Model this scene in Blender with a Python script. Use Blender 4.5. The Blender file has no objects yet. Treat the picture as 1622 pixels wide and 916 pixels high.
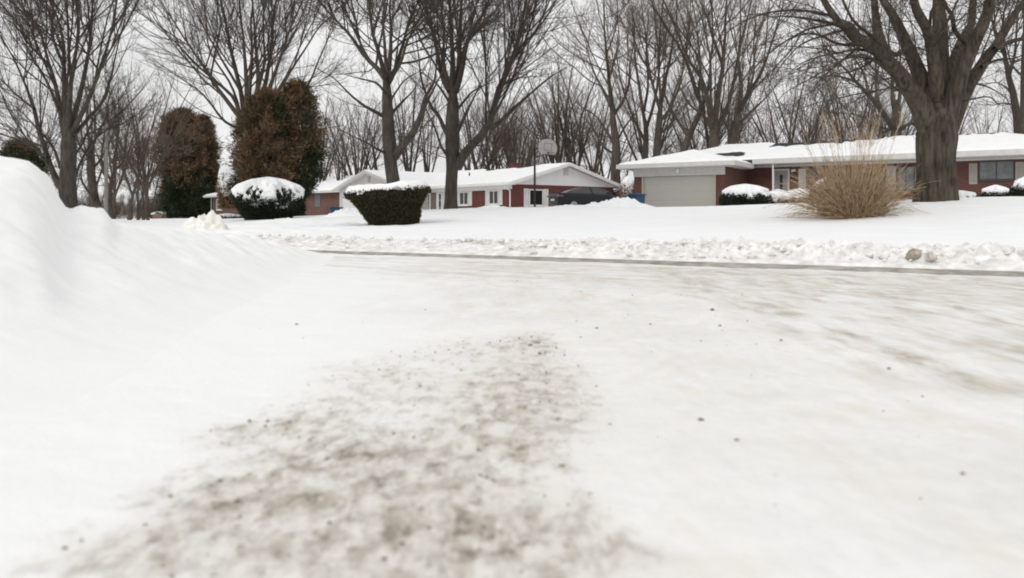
import bpy, bmesh, math
import numpy as np
from math import radians as R, sin, cos, pi

# ------------------------------------------------------------------ camera, light, exposure
scene = bpy.context.scene
COL = scene.collection
CAM_H = 0.5
FPX = 1250.0           # focal length in photo pixels (1622 wide)
CX, HY = 811.0, 345.0  # image centre column, horizon row

cam_d = bpy.data.cameras.new('camera')
cam = bpy.data.objects.new('camera', cam_d)
COL.objects.link(cam)
cam.location = (0, 0, CAM_H)
cam.rotation_euler = (R(90), 0, 0)
cam_d.sensor_width = 36
cam_d.sensor_fit = 'HORIZONTAL'
cam_d.lens = FPX / 1622 * 36
cam_d.shift_y = -(458 - HY) / 1622
cam_d.clip_start = 0.05
cam_d.clip_end = 3000
cam_d.dof.use_dof = True
cam_d.dof.focus_distance = 28
cam_d.dof.aperture_fstop = 3.0
scene.camera = cam

SUN_EL, SUN_AZ = R(36), R(-150)      # azimuth measured from +Y towards +X (light comes from the left)
world = bpy.data.worlds.new('World')
scene.world = world
world.use_nodes = True
wn, wl = world.node_tree.nodes, world.node_tree.links
wn.clear()
w_out = wn.new('ShaderNodeOutputWorld')
w_bg = wn.new('ShaderNodeBackground')
w_bg.inputs['Strength'].default_value = 0.1
sky = wn.new('ShaderNodeTexSky')
sky.sky_type = 'NISHITA'
sky.sun_disc = False
sky.sun_elevation = SUN_EL
sky.sun_rotation = SUN_AZ
sky.air_density = 1.5
sky.dust_density = 3.0
hs = wn.new('ShaderNodeHueSaturation')
hs.inputs['Saturation'].default_value = 0.1
wl.new(sky.outputs[0], hs.inputs['Color'])
tc = wn.new('ShaderNodeTexCoord')
sep = wn.new('ShaderNodeSeparateXYZ')
wl.new(tc.outputs['Generated'], sep.inputs[0])
grad = wn.new('ShaderNodeMapRange')          # overcast sky: brighter towards the zenith
grad.inputs['From Min'].default_value = 0.0
grad.inputs['From Max'].default_value = 1.0
grad.inputs['To Min'].default_value = 8.6
grad.inputs['To Max'].default_value = 10.4
wl.new(sep.outputs['Z'], grad.inputs['Value'])
mp = wn.new('ShaderNodeMapping')
mp.inputs['Scale'].default_value = (1.0, 1.0, 3.2)
wl.new(tc.outputs['Generated'], mp.inputs[0])
cn = wn.new('ShaderNodeTexNoise')
cn.inputs['Scale'].default_value = 2.6
cn.inputs['Detail'].default_value = 5
cn.inputs['Roughness'].default_value = 0.55
wl.new(mp.outputs[0], cn.inputs['Vector'])
cr = wn.new('ShaderNodeMapRange')
cr.inputs['From Min'].default_value = 0.3
cr.inputs['From Max'].default_value = 0.7
cr.inputs['To Min'].default_value = 0.88
cr.inputs['To Max'].default_value = 1.12
wl.new(cn.outputs['Fac'], cr.inputs['Value'])
mul = wn.new('ShaderNodeMath'); mul.operation = 'MULTIPLY'
wl.new(grad.outputs[0], mul.inputs[0]); wl.new(cr.outputs[0], mul.inputs[1])
tint = wn.new('ShaderNodeVectorMath'); tint.operation = 'SCALE'
tint.inputs[0].default_value = (0.998, 0.998, 1.0)
wl.new(mul.outputs[0], tint.inputs['Scale'])
mx = wn.new('ShaderNodeMixRGB')
mx.inputs['Fac'].default_value = 0.86
wl.new(hs.outputs[0], mx.inputs[1]); wl.new(tint.outputs[0], mx.inputs[2])
wl.new(mx.outputs[0], w_bg.inputs['Color'])
wl.new(w_bg.outputs[0], w_out.inputs['Surface'])

sun_d = bpy.data.lights.new('sun', 'SUN')
sun_d.energy = 0.75
sun_d.angle = R(22)
sun_d.color = (1.0, 0.975, 0.93)
sun = bpy.data.objects.new('sun', sun_d)
COL.objects.link(sun)
sun.location = (-30, 5, 40)
# lamp's -Z is where the light travels
_az = SUN_AZ
from mathutils import Vector
_dir = Vector((-sin(_az) * cos(SUN_EL), -cos(_az) * cos(SUN_EL), -sin(SUN_EL)))
sun.rotation_euler = _dir.to_track_quat('-Z', 'Y').to_euler()

scene.view_settings.view_transform = 'Standard'
scene.view_settings.look = 'None'
scene.view_settings.gamma = 1
scene.view_settings.exposure = 0.07
scene.cycles.max_bounces = 6
scene.cycles.diffuse_bounces = 4
scene.cycles.glossy_bounces = 2
scene.cycles.transparent_max_bounces = 4
scene.cycles.filter_width = 1.9
scene.cycles.use_denoising = True
scene.cycles.denoiser = 'OPENIMAGEDENOISE'
scene.cycles.denoising_input_passes = 'RGB_ALBEDO_NORMAL'
scene.cycles.denoising_prefilter = 'ACCURATE'

rng = np.random.default_rng(7)

# ------------------------------------------------------------------ helpers
def px(x, y, Y):
    """photo pixel at distance Y -> world point"""
    return np.array([(x - CX) / FPX * Y, Y, CAM_H - (y - HY) / FPX * Y])

def tag(o, label=None, cat=None, group=None, kind=None):
    if label: o['label'] = label
    if cat: o['category'] = cat
    if group: o['group'] = group
    if kind: o['kind'] = kind
    return o

def empty(name, loc=(0, 0, 0), rz=0.0):
    o = bpy.data.objects.new(name, None)
    o.location = loc
    o.rotation_euler = (0, 0, rz)
    o.empty_display_size = 0.3
    COL.objects.link(o)
    return o

def link_mesh(name, me, mat, parent=None, smooth=False):
    o = bpy.data.objects.new(name, me)
    COL.objects.link(o)
    if mat is not None:
        for m in (mat if isinstance(mat, (list, tuple)) else [mat]):
            me.materials.append(m)
    if parent: o.parent = parent
    if smooth:
        me.polygons.foreach_set('use_smooth', np.ones(len(me.polygons), bool))
    return o

def mesh_np(name, V, F, mat, parent=None, smooth=True, mi=None):
    """V (n,3), F list of (m,k) int arrays"""
    V = np.asarray(V, float)
    if not isinstance(F, list): F = [F]
    F = [np.asarray(f, np.int64) for f in F if len(f)]
    me = bpy.data.meshes.new(name)
    me.vertices.add(len(V))
    me.vertices.foreach_set('co', V.astype(np.float32).ravel())
    nl = sum(f.size for f in F); npoly = sum(len(f) for f in F)
    me.loops.add(nl); me.polygons.add(npoly)
    me.loops.foreach_set('vertex_index', np.concatenate([f.ravel() for f in F]).astype(np.int32))
    tot = np.concatenate([np.full(len(f), f.shape[1]) for f in F])
    start = np.concatenate([[0], np.cumsum(tot)[:-1]])
    me.polygons.foreach_set('loop_start', start.astype(np.int32))
    me.polygons.foreach_set('use_smooth', np.full(npoly, bool(smooth)))
    me.update(calc_edges=True)
    if mi is not None:
        o = link_mesh(name, me, mat, parent)
        me.polygons.foreach_set('material_index', np.asarray(mi, np.int32))
        return o
    return link_mesh(name, me, mat, parent)

class MB:
    """collects solids, builds ONE mesh object"""
    def __init__(s): s.v = []; s.f = []
    def add(s, vs, fs):
        b = len(s.v); s.v += [tuple(map(float, v)) for v in vs]
        s.f += [tuple(b + i for i in f) for f in fs]; return s
    def box(s, x0, x1, y0, y1, z0, z1):
        return s.add([(x0,y0,z0),(x1,y0,z0),(x1,y1,z0),(x0,y1,z0),(x0,y0,z1),(x1,y0,z1),(x1,y1,z1),(x0,y1,z1)],
                     [(0,3,2,1),(4,5,6,7),(0,1,5,4),(1,2,6,5),(2,3,7,6),(3,0,4,7)])
    def bar(s, p, q, w, h, up=(0, 0, 1)):
        p = Vector(p); q = Vector(q); t = (q - p).normalized()
        sd = t.cross(Vector(up)).normalized(); u = sd.cross(t)
        vs = []
        for c in (p, q):
            for a, b in ((-1,-1),(1,-1),(1,1),(-1,1)):
                vs.append(c + sd * a * w / 2 + u * b * h / 2)
        return s.add(vs, [(0,1,2,3),(7,6,5,4),(0,4,5,1),(1,5,6,2),(2,6,7,3),(3,7,4,0)])
    def tube(s, pts, r, n=10):
        pts = [Vector(p) for p in pts]
        rr = r if isinstance(r, (list, tuple)) else [r] * len(pts)
        vs = []
        for i, p in enumerate(pts):
            t = (pts[min(i+1, len(pts)-1)] - pts[max(i-1, 0)]).normalized()
            a = t.cross(Vector((0, 0, 1) if abs(t.z) < .9 else (1, 0, 0))).normalized(); b = t.cross(a)
            for k in range(n):
                an = 2 * pi * k / n
                vs.append(p + (a * cos(an) + b * sin(an)) * rr[i])
        fs = []
        for i in range(len(pts) - 1):
            for k in range(n):
                k2 = (k + 1) % n
                fs.append((i*n+k, i*n+k2, (i+1)*n+k2, (i+1)*n+k))
        fs.append(tuple(range(n-1, -1, -1))); fs.append(tuple((len(pts)-1)*n + k for k in range(n)))
        return s.add(vs, fs)
    def prism(s, poly, y0, y1, axis='y'):
        """poly: (a,z) outline extruded along axis"""
        n = len(poly)
        f = (lambda a, z, t: (a, t, z)) if axis == 'y' else (lambda a, z, t: (t, a, z))
        vs = [f(a, z, y0) for a, z in poly] + [f(a, z, y1) for a, z in poly]
        return s.add(vs, [tuple(range(n)), tuple(range(2*n-1, n-1, -1))] + [(i, n+i, n+(i+1)%n, (i+1)%n) for i in range(n)])
    def build(s, name, mat, parent=None, bevel=0, smooth=False):
        me = bpy.data.meshes.new(name)
        me.from_pydata(s.v, [], s.f); me.update()
        bm = bmesh.new(); bm.from_mesh(me)
        bmesh.ops.recalc_face_normals(bm, faces=bm.faces)
        if bevel:
            bmesh.ops.bevel(bm, geom=[e for e in bm.edges if e.calc_face_angle(0) > 0.5], offset=bevel, segments=2, affect='EDGES', profile=.5)
        bm.to_mesh(me); bm.free()
        return link_mesh(name, me, mat, parent, smooth)

def copy_tree(o, parent=None):
    c = o.copy(); COL.objects.link(c)
    if parent: c.parent = parent
    for ch in [x for x in o.children]:
        copy_tree(ch, c)
    return c

# ---- numpy noise
def _hash(ix, iy, iz, seed):
    h = (ix.astype(np.int64) * 374761393 + iy.astype(np.int64) * 668265263 + iz.astype(np.int64) * 2147483647 + seed * 1274126177) & 0xFFFFFFFF
    h = ((h ^ (h >> 13)) * 1274126177) & 0xFFFFFFFF
    h = ((h ^ (h >> 16)) * 2246822519) & 0xFFFFFFFF
    return ((h ^ (h >> 15)) & 0xFFFFFF) / float(0xFFFFFF)

def vnoise(x, y, z=None, seed=0):
    x = np.asarray(x, float); y = np.asarray(y, float)
    z = np.zeros_like(x) if z is None else np.asarray(z, float)
    ix, iy, iz = np.floor(x), np.floor(y), np.floor(z)
    fx, fy, fz = x - ix, y - iy, z - iz
    u, v, w = [f*f*f*(f*(f*6-15)+10) for f in (fx, fy, fz)]
    def c(a, b, d): return _hash(ix+a, iy+b, iz+d, seed)
    l = lambda a, b, t: a + (b - a) * t
    return l(l(l(c(0,0,0), c(1,0,0), u), l(c(0,1,0), c(1,1,0), u), v),
             l(l(c(0,0,1), c(1,0,1), u), l(c(0,1,1), c(1,1,1), u), v), w) * 2 - 1

def fbm(x, y, z=None, oct=4, seed=0, gain=.5):
    t = 0; a = 1; s = 0
    for o in range(oct):
        k = 2.03 ** o
        t = t + a * vnoise(x*k + 17.3*o, y*k + 5.1*o, None if z is None else z*k, seed + o); s += a; a *= gain
    return t / s

def worley(x, y, seed=0):
    """nearest-cell distance (0..~1) and cell random"""
    ix, iy = np.floor(x), np.floor(y)
    best = np.full(np.shape(x), 9.); rnd = np.zeros(np.shape(x))
    for a in (-1, 0, 1):
        for b in (-1, 0, 1):
            cx, cy = ix + a, iy + b; zz = np.zeros_like(ix)
            qx = cx + _hash(cx, cy, zz, seed); qy = cy + _hash(cx, cy, zz, seed + 1)
            dd = np.hypot(qx - x, qy - y)
            m = dd < best
            best = np.where(m, dd, best); rnd = np.where(m, _hash(cx, cy, zz, seed + 2), rnd)
    return best, rnd

def sstep(a, b, x):
    t = np.clip((x - a) / (b - a), 0, 1); return t * t * (3 - 2 * t)

def grid_faces(nx, ny):
    i = np.arange(nx - 1); j = np.arange(ny - 1)
    I, J = np.meshgrid(i, j, indexing='ij')
    a = (I * ny + J).ravel()
    return np.stack([a, a + ny, a + ny + 1, a + 1], 1)

def axis_pts(spec):
    """spec: list of (start, stop, step)"""
    out = []
    for a, b, st in spec:
        n = max(1, int(round((b - a) / st)))
        out.append(np.linspace(a, b, n, endpoint=False))
    out.append([spec[-1][1]])
    return np.concatenate(out)

# ------------------------------------------------------------------ materials
def new_mat(name):
    m = bpy.data.materials.new(name); m.use_nodes = True
    nt = m.node_tree
    return m, nt.nodes, nt.links, nt.nodes['Principled BSDF']

def noise_node(N, L, scale, detail=4, vec=None, rough=.55, mapscale=None, coord='Object'):
    t = N.new('ShaderNodeTexNoise')
    t.inputs['Scale'].default_value = scale; t.inputs['Detail'].default_value = detail; t.inputs['Roughness'].default_value = rough
    if vec is None:
        c = N.new('ShaderNodeTexCoord'); vec = c.outputs[coord]
    if mapscale:
        mpn = N.new('ShaderNodeMapping'); mpn.inputs['Scale'].default_value = mapscale
        L.new(vec, mpn.inputs[0]); vec = mpn.outputs[0]
    L.new(vec, t.inputs['Vector'])
    return t

def ramp(N, L, src, stops):
    r = N.new('ShaderNodeValToRGB')
    e = r.color_ramp.elements
    while len(e) < len(stops): e.new(.5)
    for k, (p, c) in enumerate(stops):
        e[k].position = p; e[k].color = (*c, 1) if len(c) == 3 else c
    L.new(src, r.inputs[0]); return r

def bump(N, L, B, src, strength, dist):
    b = N.new('ShaderNodeBump'); b.inputs['Strength'].default_value = strength; b.inputs['Distance'].default_value = dist
    L.new(src, b.inputs['Height'])
    L.new(b.outputs[0], B.inputs['Normal']); return b

def mat_noise(name, c1, c2, scale=6, rough=.8, bs=.3, bd=.02, mapscale=None, detail=5, spec=.3, lo=.35, hi=.65):
    m, N, L, B = new_mat(name)
    t = noise_node(N, L, scale, detail, mapscale=mapscale)
    r = ramp(N, L, t.outputs['Fac'], [(lo, c1), (hi, c2)])
    L.new(r.outputs[0], B.inputs['Base Color'])
    B.inputs['Roughness'].default_value = rough
    B.inputs['Specular IOR Level'].default_value = spec
    if bs: bump(N, L, B, t.outputs['Fac'], bs, bd)
    return m

def mat_snow(name, c1=(.85, .86, .87), c2=(.9, .9, .9), scale=3, bd=.012, fine=70):
    m, N, L, B = new_mat(name)
    t = noise_node(N, L, scale, 6)
    t2 = noise_node(N, L, fine, 3)
    r = ramp(N, L, t.outputs['Fac'], [(.35, c1), (.65, c2)])
    L.new(r.outputs[0], B.inputs['Base Color'])
    ad = N.new('ShaderNodeMath'); ad.operation = 'MULTIPLY_ADD'
    ad.inputs[1].default_value = .12
    L.new(t2.outputs['Fac'], ad.inputs[0]); L.new(t.outputs['Fac'], ad.inputs[2])
    bump(N, L, B, ad.outputs[0], .5, bd)
    B.inputs['Roughness'].default_value = .75
    B.inputs['Specular IOR Level'].default_value = .2
    return m

def mat_bark(name, c1, c2, zs=.18, scale=7, bd=.03):
    m, N, L, B = new_mat(name)
    t = noise_node(N, L, scale, 7, rough=.65, mapscale=(1, 1, zs))
    t2 = noise_node(N, L, 1.3, 3)
    mxn = N.new('ShaderNodeMath'); mxn.operation = 'MULTIPLY_ADD'; mxn.inputs[1].default_value = .5; 
    L.new(t2.outputs['Fac'], mxn.inputs[0])
    sb = N.new('ShaderNodeMath'); sb.operation = 'SUBTRACT'; sb.inputs[1].default_value = .25
    L.new(t.outputs['Fac'], sb.inputs[0]); L.new(sb.outputs[0], mxn.inputs[2])
    r = ramp(N, L, mxn.outputs[0], [(.3, c1), (.7, c2)])
    L.new(r.outputs[0], B.inputs['Base Color'])
    B.inputs['Roughness'].default_value = .9
    B.inputs['Specular IOR Level'].default_value = .15
    if bd: bump(N, L, B, t.outputs['Fac'], .8, bd)
    return m

def mat_plain(name, c, rough=.5, spec=.4, metal=0, var=.06, scale=4):
    a = tuple(max(0, x * (1 - var)) for x in c); b = tuple(min(1, x * (1 + var)) for x in c)
    m = mat_noise(name, a, b, scale, rough, 0, 0, spec=spec)
    m.node_tree.nodes['Principled BSDF'].inputs['Metallic'].default_value = metal
    return m

def mat_brick(name, c1, c2, mort):
    m, N, L, B = new_mat(name)
    c = N.new('ShaderNodeTexCoord'); s = N.new('ShaderNodeSeparateXYZ'); L.new(c.outputs['Object'], s.inputs[0])
    a = N.new('ShaderNodeMath'); a.operation = 'ADD'; L.new(s.outputs[0], a.inputs[0]); L.new(s.outputs[1], a.inputs[1])
    k = N.new('ShaderNodeCombineXYZ'); L.new(a.outputs[0], k.inputs[0]); L.new(s.outputs[2], k.inputs[1])
    b = N.new('ShaderNodeTexBrick')
    b.inputs['Scale'].default_value = 1.0
    b.inputs['Brick Width'].default_value = .22; b.inputs['Row Height'].default_value = .075
    b.inputs['Mortar Size'].default_value = .006
    b.inputs['Color1'].default_value = (*c1, 1); b.inputs['Color2'].default_value = (*c2, 1); b.inputs['Mortar'].default_value = (*mort, 1)
    L.new(k.outputs[0], b.inputs['Vector'])
    t = noise_node(N, L, 1.1, 4)
    r = ramp(N, L, t.outputs['Fac'], [(.3, (.78, .78, .78)), (.7, (1.15, 1.15, 1.15))])
    mm = N.new('ShaderNodeMixRGB'); mm.blend_type = 'MULTIPLY'; mm.inputs['Fac'].default_value = 1
    L.new(b.outputs['Color'], mm.inputs[1]); L.new(r.outputs[0], mm.inputs[2])
    L.new(mm.outputs[0], B.inputs['Base Color'])
    B.inputs['Roughness'].default_value = .85
    return m

def mat_siding(name, c, pitch=.2):
    m, N, L, B = new_mat(name)
    co = N.new('ShaderNodeTexCoord'); s = N.new('ShaderNodeSeparateXYZ'); L.new(co.outputs['Object'], s.inputs[0])
    d = N.new('ShaderNodeMath'); d.operation = 'DIVIDE'; d.inputs[1].default_value = pitch; L.new(s.outputs[2], d.inputs[0])
    fr = N.new('ShaderNodeMath'); fr.operation = 'FRACT'; L.new(d.outputs[0], fr.inputs[0])
    t = noise_node(N, L, 1.5, 4)
    r = ramp(N, L, t.outputs['Fac'], [(.3, tuple(x*.93 for x in c)), (.7, c)])
    L.new(r.outputs[0], B.inputs['Base Color'])
    B.inputs['Roughness'].default_value = .55
    return m

M = {}
M['snow'] = mat_snow('lawn_snow', scale=1.2, bd=.02, fine=9)
M['bank'] = mat_snow('bank_snow', (.85, .855, .85), (.875, .875, .87), scale=4, bd=.025, fine=60)
M['roofsnow'] = mat_snow('roof_snow', (.86, .86, .87), (.9, .9, .9), scale=2, bd=.02)
M['capsnow'] = mat_snow('cap_snow', scale=5, bd=.02)
M['dirtysnow'] = mat_snow('dirty_snow', (.68, .64, .56), (.87, .86, .84), scale=5, bd=.03)
M['ridge'] = mat_snow('ridge_snow', (.62, .6, .57), (.88, .87, .86), scale=7, bd=.02)
M['brownlump'] = mat_noise('brown_lump', (.15, .125, .09), (.5, .45, .38), 9, .9, .5, .02)
M['pinklump'] = mat_noise('pink_lump', (.36, .3, .27), (.66, .6, .57), 14, .9, .5, .02)
M['kerb'] = mat_noise('kerb_concrete', (.22, .205, .18), (.42, .395, .36), 5, .7, .4, .01, mapscale=(1, 1, 6))
M['bark'] = mat_bark('maple_bark', (.024, .019, .015), (.125, .105, .082), .12, 9, .05)
M['bark2'] = mat_bark('ash_bark', (.036, .03, .025), (.088, .076, .062), .2, 7, .03)
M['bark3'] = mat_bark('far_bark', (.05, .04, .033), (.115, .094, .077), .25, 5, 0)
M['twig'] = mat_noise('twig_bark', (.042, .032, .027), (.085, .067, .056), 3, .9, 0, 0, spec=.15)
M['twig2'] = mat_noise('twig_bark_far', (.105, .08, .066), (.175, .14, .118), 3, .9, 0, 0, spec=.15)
M['brush'] = mat_noise('brush_twigs', (.075, .05, .04), (.135, .1, .08), 3, .9, 0, 0, spec=.1)
M['grass'] = mat_noise('dry_grass', (.23, .155, .09), (.6, .455, .3), 9, .8, 0, 0, spec=.2)
M['plume'] = mat_noise('dry_plume', (.42, .31, .2), (.6, .48, .35), 9, .85, 0, 0, spec=.1)
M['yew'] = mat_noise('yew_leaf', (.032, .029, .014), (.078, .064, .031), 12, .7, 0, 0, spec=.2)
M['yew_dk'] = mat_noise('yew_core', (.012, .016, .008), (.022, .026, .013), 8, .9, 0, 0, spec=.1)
M['bushg'] = mat_noise('bush_leaf', (.016, .024, .014), (.038, .046, .026), 10, .7, 0, 0, spec=.2)
M['arbg'] = mat_noise('cedar_green', (.02, .032, .016), (.05, .062, .03), 3, .8, 0, 0, spec=.15)
M['arbb'] = mat_noise('cedar_brown', (.14, .084, .05), (.27, .172, .104), 2.2, .85, 0, 0, spec=.1)
M['arbm'] = mat_noise('cedar_olive', (.075, .058, .034), (.145, .106, .062), 2.2, .85, 0, 0, spec=.1)
M['brick'] = mat_brick('red_brick', (.12, .044, .032), (.088, .031, .024), (.12, .075, .06))
M['brick2'] = mat_brick('deep_red_brick', (.14, .034, .026), (.1, .026, .02), (.13, .06, .05))
M['brick3'] = mat_brick('pinkish_brick', (.155, .072, .054), (.118, .054, .042), (.17, .11, .09))
M['white'] = mat_plain('white_trim', (.74, .73, .71), .5)
M['greywhite'] = mat_plain('warm_white_trim', (.56, .545, .52), .55)
M['siding'] = mat_siding('white_siding', (.8, .79, .775))
M['siding2'] = mat_siding('grey_siding', (.56, .545, .52))
M['taupe'] = mat_plain('taupe_trim', (.36, .33, .3), .6)
M['garage'] = mat_plain('garage_door_paint', (.375, .36, .325), .5, var=.015)
M['shingle'] = mat_noise('dark_shingle', (.02, .02, .02), (.05, .048, .047), 14, .9, .4, .01)
M['glass'] = mat_plain('dark_glass', (.018, .02, .022), .08, .6)
M['glass2'] = mat_plain('curtained_glass', (.13, .14, .145), .25, .6, var=.2, scale=2)
M['frame'] = mat_plain('bronze_frame', (.045, .04, .037), .4)
M['door'] = mat_plain('brown_door', (.2, .155, .13), .5)
M['doorg'] = mat_plain('grey_door', (.25, .25, .245), .5)
M['shutter_g'] = mat_plain('grey_shutter', (.16, .18, .19), .6)
M['black'] = mat_plain('black_metal', (.02, .02, .021), .5)
M['board'] = mat_plain('backboard', (.36, .325, .33), .5, var=.1)
M['line'] = mat_plain('backboard_line', (.24, .2, .21), .5)
M['orange'] = mat_plain('rim_paint', (.09, .045, .035), .5)
M['car'] = mat_plain('car_paint', (.014, .016, .018), .35, .25)
M['carglass'] = mat_plain('car_glass', (.05, .05, .052), .12, .5)
M['tyre'] = mat_plain('tyre', (.015, .015, .015), .9)
M['alloy'] = mat_plain('alloy', (.3, .3, .31), .35, metal=.7)
M['tail'] = mat_plain('tail_lens', (.13, .05, .052), .2, .6)
M['blue'] = mat_plain('blue_plastic', (.02, .06, .125), .45)
M['wood'] = mat_noise('grey_wood', (.11, .1, .085), (.19, .17, .15), 5, .85, .3, .01, mapscale=(6, 6, .6))
M['pole'] = mat_noise('weathered_pole', (.2, .185, .165), (.32, .3, .275), 6, .85, .3, .01, mapscale=(4, 4, .3))
M['mail'] = mat_plain('dark_mailbox', (.05, .05, .05), .5)
M['grit'] = mat_noise('grit', (.15, .13, .105), (.36, .32, .27), 20, .9, .4, .01)
M['shedwall'] = mat_plain('shed_wall', (.2, .14, .1), .8)

# ------------------------------------------------------------------ terrain
D = np.array([0.850, -0.527]); D /= np.linalg.norm(D)      # along the far kerb, to the right
Nn = np.array([-D[1], D[0]])                               # away from the road, towards the houses
P1 = np.array([-2.80, 11.16])                              # a point on the far kerb
def st(x, y):
    dx, dy = x - P1[0], y - P1[1]
    return dx * Nn[0] + dy * Nn[1], dx * D[0] + dy * D[1]
def from_st(s, t):
    return P1[0] + s * Nn[0] + t * D[0], P1[1] + s * Nn[1] + t * D[1]

ctrl = []
for a in [(1365, 343, 22), (1492, 316, 24), (1080, 327.5, 45), (1560, 317, 36), (1560, 315, 46), (850, 329.5, 46), (715, 331, 36),
          (620, 341, 31), (612, 355.5, 25), (425, 347.5, 36), (480, 352, 30), (300, 348.5, 45), (200, 352, 60), (120, 350, 40), (400, 366, 22), (520, 368, 20),
          (760, 358, 22), (1000, 345, 26), (1200, 330, 38), (1300, 322, 40)]:
    ctrl.append(px(*a))
ctrl += [(10.5, 52.5, 1.08), (14, 55, 1.4), (22, 52, 1.6), (28, 47, 1.65), (36, 40, 1.6), (30, 30, 1.35), (22, 18, .7), (5.0, 51.5, 1.0), (0, 58.6, .82), (-6, 66, .8), (-14, 73, .75),
         (-17, 84, .65), (-40, 106, .45), (-60, 130, .2), (0, 130, .9), (60, 130, 1.6), (-70, 60, .05), (-45, 40, .05), (-25, 25, .08), (60, 60, 1.8), (50, 20, 1.0),
         (-35, 72, .2)]
for t in np.arange(-24, 31, 6.0):
    x, y = from_st(1.1, t); ctrl.append((x, y, .15))
ctrl = np.array(ctrl, float)
def _U(r): return np.where(r > 1e-9, r * r * np.log(np.maximum(r, 1e-9)), 0)
_n = len(ctrl)
_K = _U(np.hypot(ctrl[:, None, 0] - ctrl[None, :, 0], ctrl[:, None, 1] - ctrl[None, :, 1])) + np.eye(_n) * 2.0
_Pm = np.c_[np.ones(_n), ctrl[:, :2]]
_A = np.block([[_K, _Pm], [_Pm.T, np.zeros((3, 3))]])
_W = np.linalg.solve(_A, np.r_[ctrl[:, 2], 0, 0, 0])
def tps(x, y):
    sh = np.shape(x); x = np.clip(np.ravel(x), -80, 75); y = np.clip(np.ravel(y), -5, 135)
    out = np.empty(len(x))
    for a in range(0, len(x), 20000):
        xx, yy = x[a:a+20000], y[a:a+20000]
        out[a:a+20000] = _U(np.hypot(xx[:, None] - ctrl[:, 0], yy[:, None] - ctrl[:, 1])) @ _W[:_n] + _W[_n] + _W[_n+1] * xx + _W[_n+2] * yy
    return np.clip(out, -.1, 2.4).reshape(sh)
def ground_z(x, y, detail=True):
    x = np.asarray(x, float); y = np.asarray(y, float)
    s, t = st(x, y)
    z = tps(x, y)
    if detail:
        z = z + .03 * fbm(x * .5, y * .5, seed=3) + .006 * fbm(x * 3, y * 3, seed=4)
        # trampled, ploughed ground on the far verge at the left
        rm = np.exp(-((x + 7.5) / 4.5) ** 2) * sstep(14, 17, y) * (1 - sstep(27, 34, y))
        w, r = worley(x * 2.6, y * 2.6, 5)
        z = z + rm * (.09 * fbm(x * 1.6, y * 1.6, seed=8) + .1 * np.maximum(0, .55 - w) * r)
    k = sstep(.12, 1.0, s)
    z = z * k + .045 * (1 - k)
    z = np.where(s < .1, -.06, z)
    # near side verge, left of the camera, behind the bank
    return z
def gz(x, y): return float(ground_z(np.array([x]), np.array([y]))[0])

xs = axis_pts([(-900, -300, 100), (-300, -80, 20), (-80, -22, 1.5), (-22, -14, .3), (-14, 14, .11), (14, 24, .25), (24, 80, 1.5), (80, 300, 20), (300, 900, 100)])
ys = axis_pts([(-300, -20, 40), (-20, 3, 1.5), (3, 8, .2), (8, 14, .09), (14, 30, .11), (30, 60, .4), (60, 130, 2), (130, 300, 15), (300, 1200, 100)])
GX, GY = np.meshgrid(xs, ys, indexing='ij')
GZ = ground_z(GX, GY)
g = mesh_np('ground', np.stack([GX.ravel(), GY.ravel(), GZ.ravel()], 1), grid_faces(len(xs), len(ys)), M['snow'])
tag(g, kind='structure')

# ---- road: packed snow, dirt and wheel tracks
def road_z(x, y):
    return .012 * fbm(x * .9, y * .9, seed=21) + .006 * fbm(x * 5, y * 5, seed=22, oct=3)
rs = axis_pts([(-26, -10, .6), (-10, -8.2, .1), (-8.2, -4.2, .014), (-4.2, 0.03, .045)])
rt = axis_pts([(-60, -20, 1.2), (-20, -1, .25), (-1, 5.5, .06), (5.5, 10.2, .014), (10.2, 14, .06), (14, 60, 1.0)])
S_, T_ = np.meshgrid(rs, rt, indexing='ij')
RX, RY = from_st(S_, T_)
blobs = [(850,540,25,12,.9),(840,575,70,25,.45),(780,545,60,12,.5),(700,560,80,15,.35),(600,590,60,15,.3),(850,600,60,20,.7),(650,610,120,18,.5),
 (560,640,110,18,.5),(420,675,60,12,.7),(520,660,60,15,.5),(590,715,70,25,.9),(780,680,70,40,.85),(830,715,30,15,1.),(890,740,12,8,.9),(800,660,100,40,.5),
 (480,690,100,22,.5),(360,800,60,14,1.),(460,800,60,12,.9),(560,760,120,30,.5),(370,840,80,25,.8),(680,750,80,30,.7),(700,810,110,40,.75),(780,850,110,40,.75),
 (720,880,160,40,.65),(640,830,90,30,.65),(540,850,120,40,.55),(230,880,60,20,.8),(150,910,60,15,.6),(60,895,60,15,.5),(250,830,70,12,.4),(200,860,100,12,.4),
 (380,890,120,25,.8),(960,860,40,14,.5),(1030,885,40,16,.6),(895,820,15,6,.9),(930,830,40,10,.4),(320,815,60,14,.5),(700,960,260,40,.6),(440,738,100,22,.5),(330,768,80,16,.4),(500,720,100,22,.5),(250,790,80,16,.3),(430,770,110,18,.45),(150,850,80,14,.35),(330,700,60,10,.25),(880,650,60,30,.5),(910,790,50,30,.4),(900,880,70,30,.5),(560,580,70,10,.3)]
dirt = np.zeros_like(RX)
near = (RY > .5) & (RY < 5) & (np.abs(RX) < 3)
dx_, dy_ = RX[near], RY[near]; acc = np.zeros(len(dx_))
for bx, by, rx, ry, am in blobs:
    c = px(bx, by, 625 / (by - HY))
    sx = rx * c[1] / FPX * 1.45; sy = ry * c[1] ** 2 / 625 * 1.5
    acc = np.maximum(acc, 0) + am * np.exp(-((dx_ - c[0]) / sx) ** 2 - ((dy_ - c[1]) / sy) ** 2) * .8
acc = 1 - np.exp(-acc * .95)
dirt[near] = acc
RZ = road_z(RX, RY)
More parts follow.
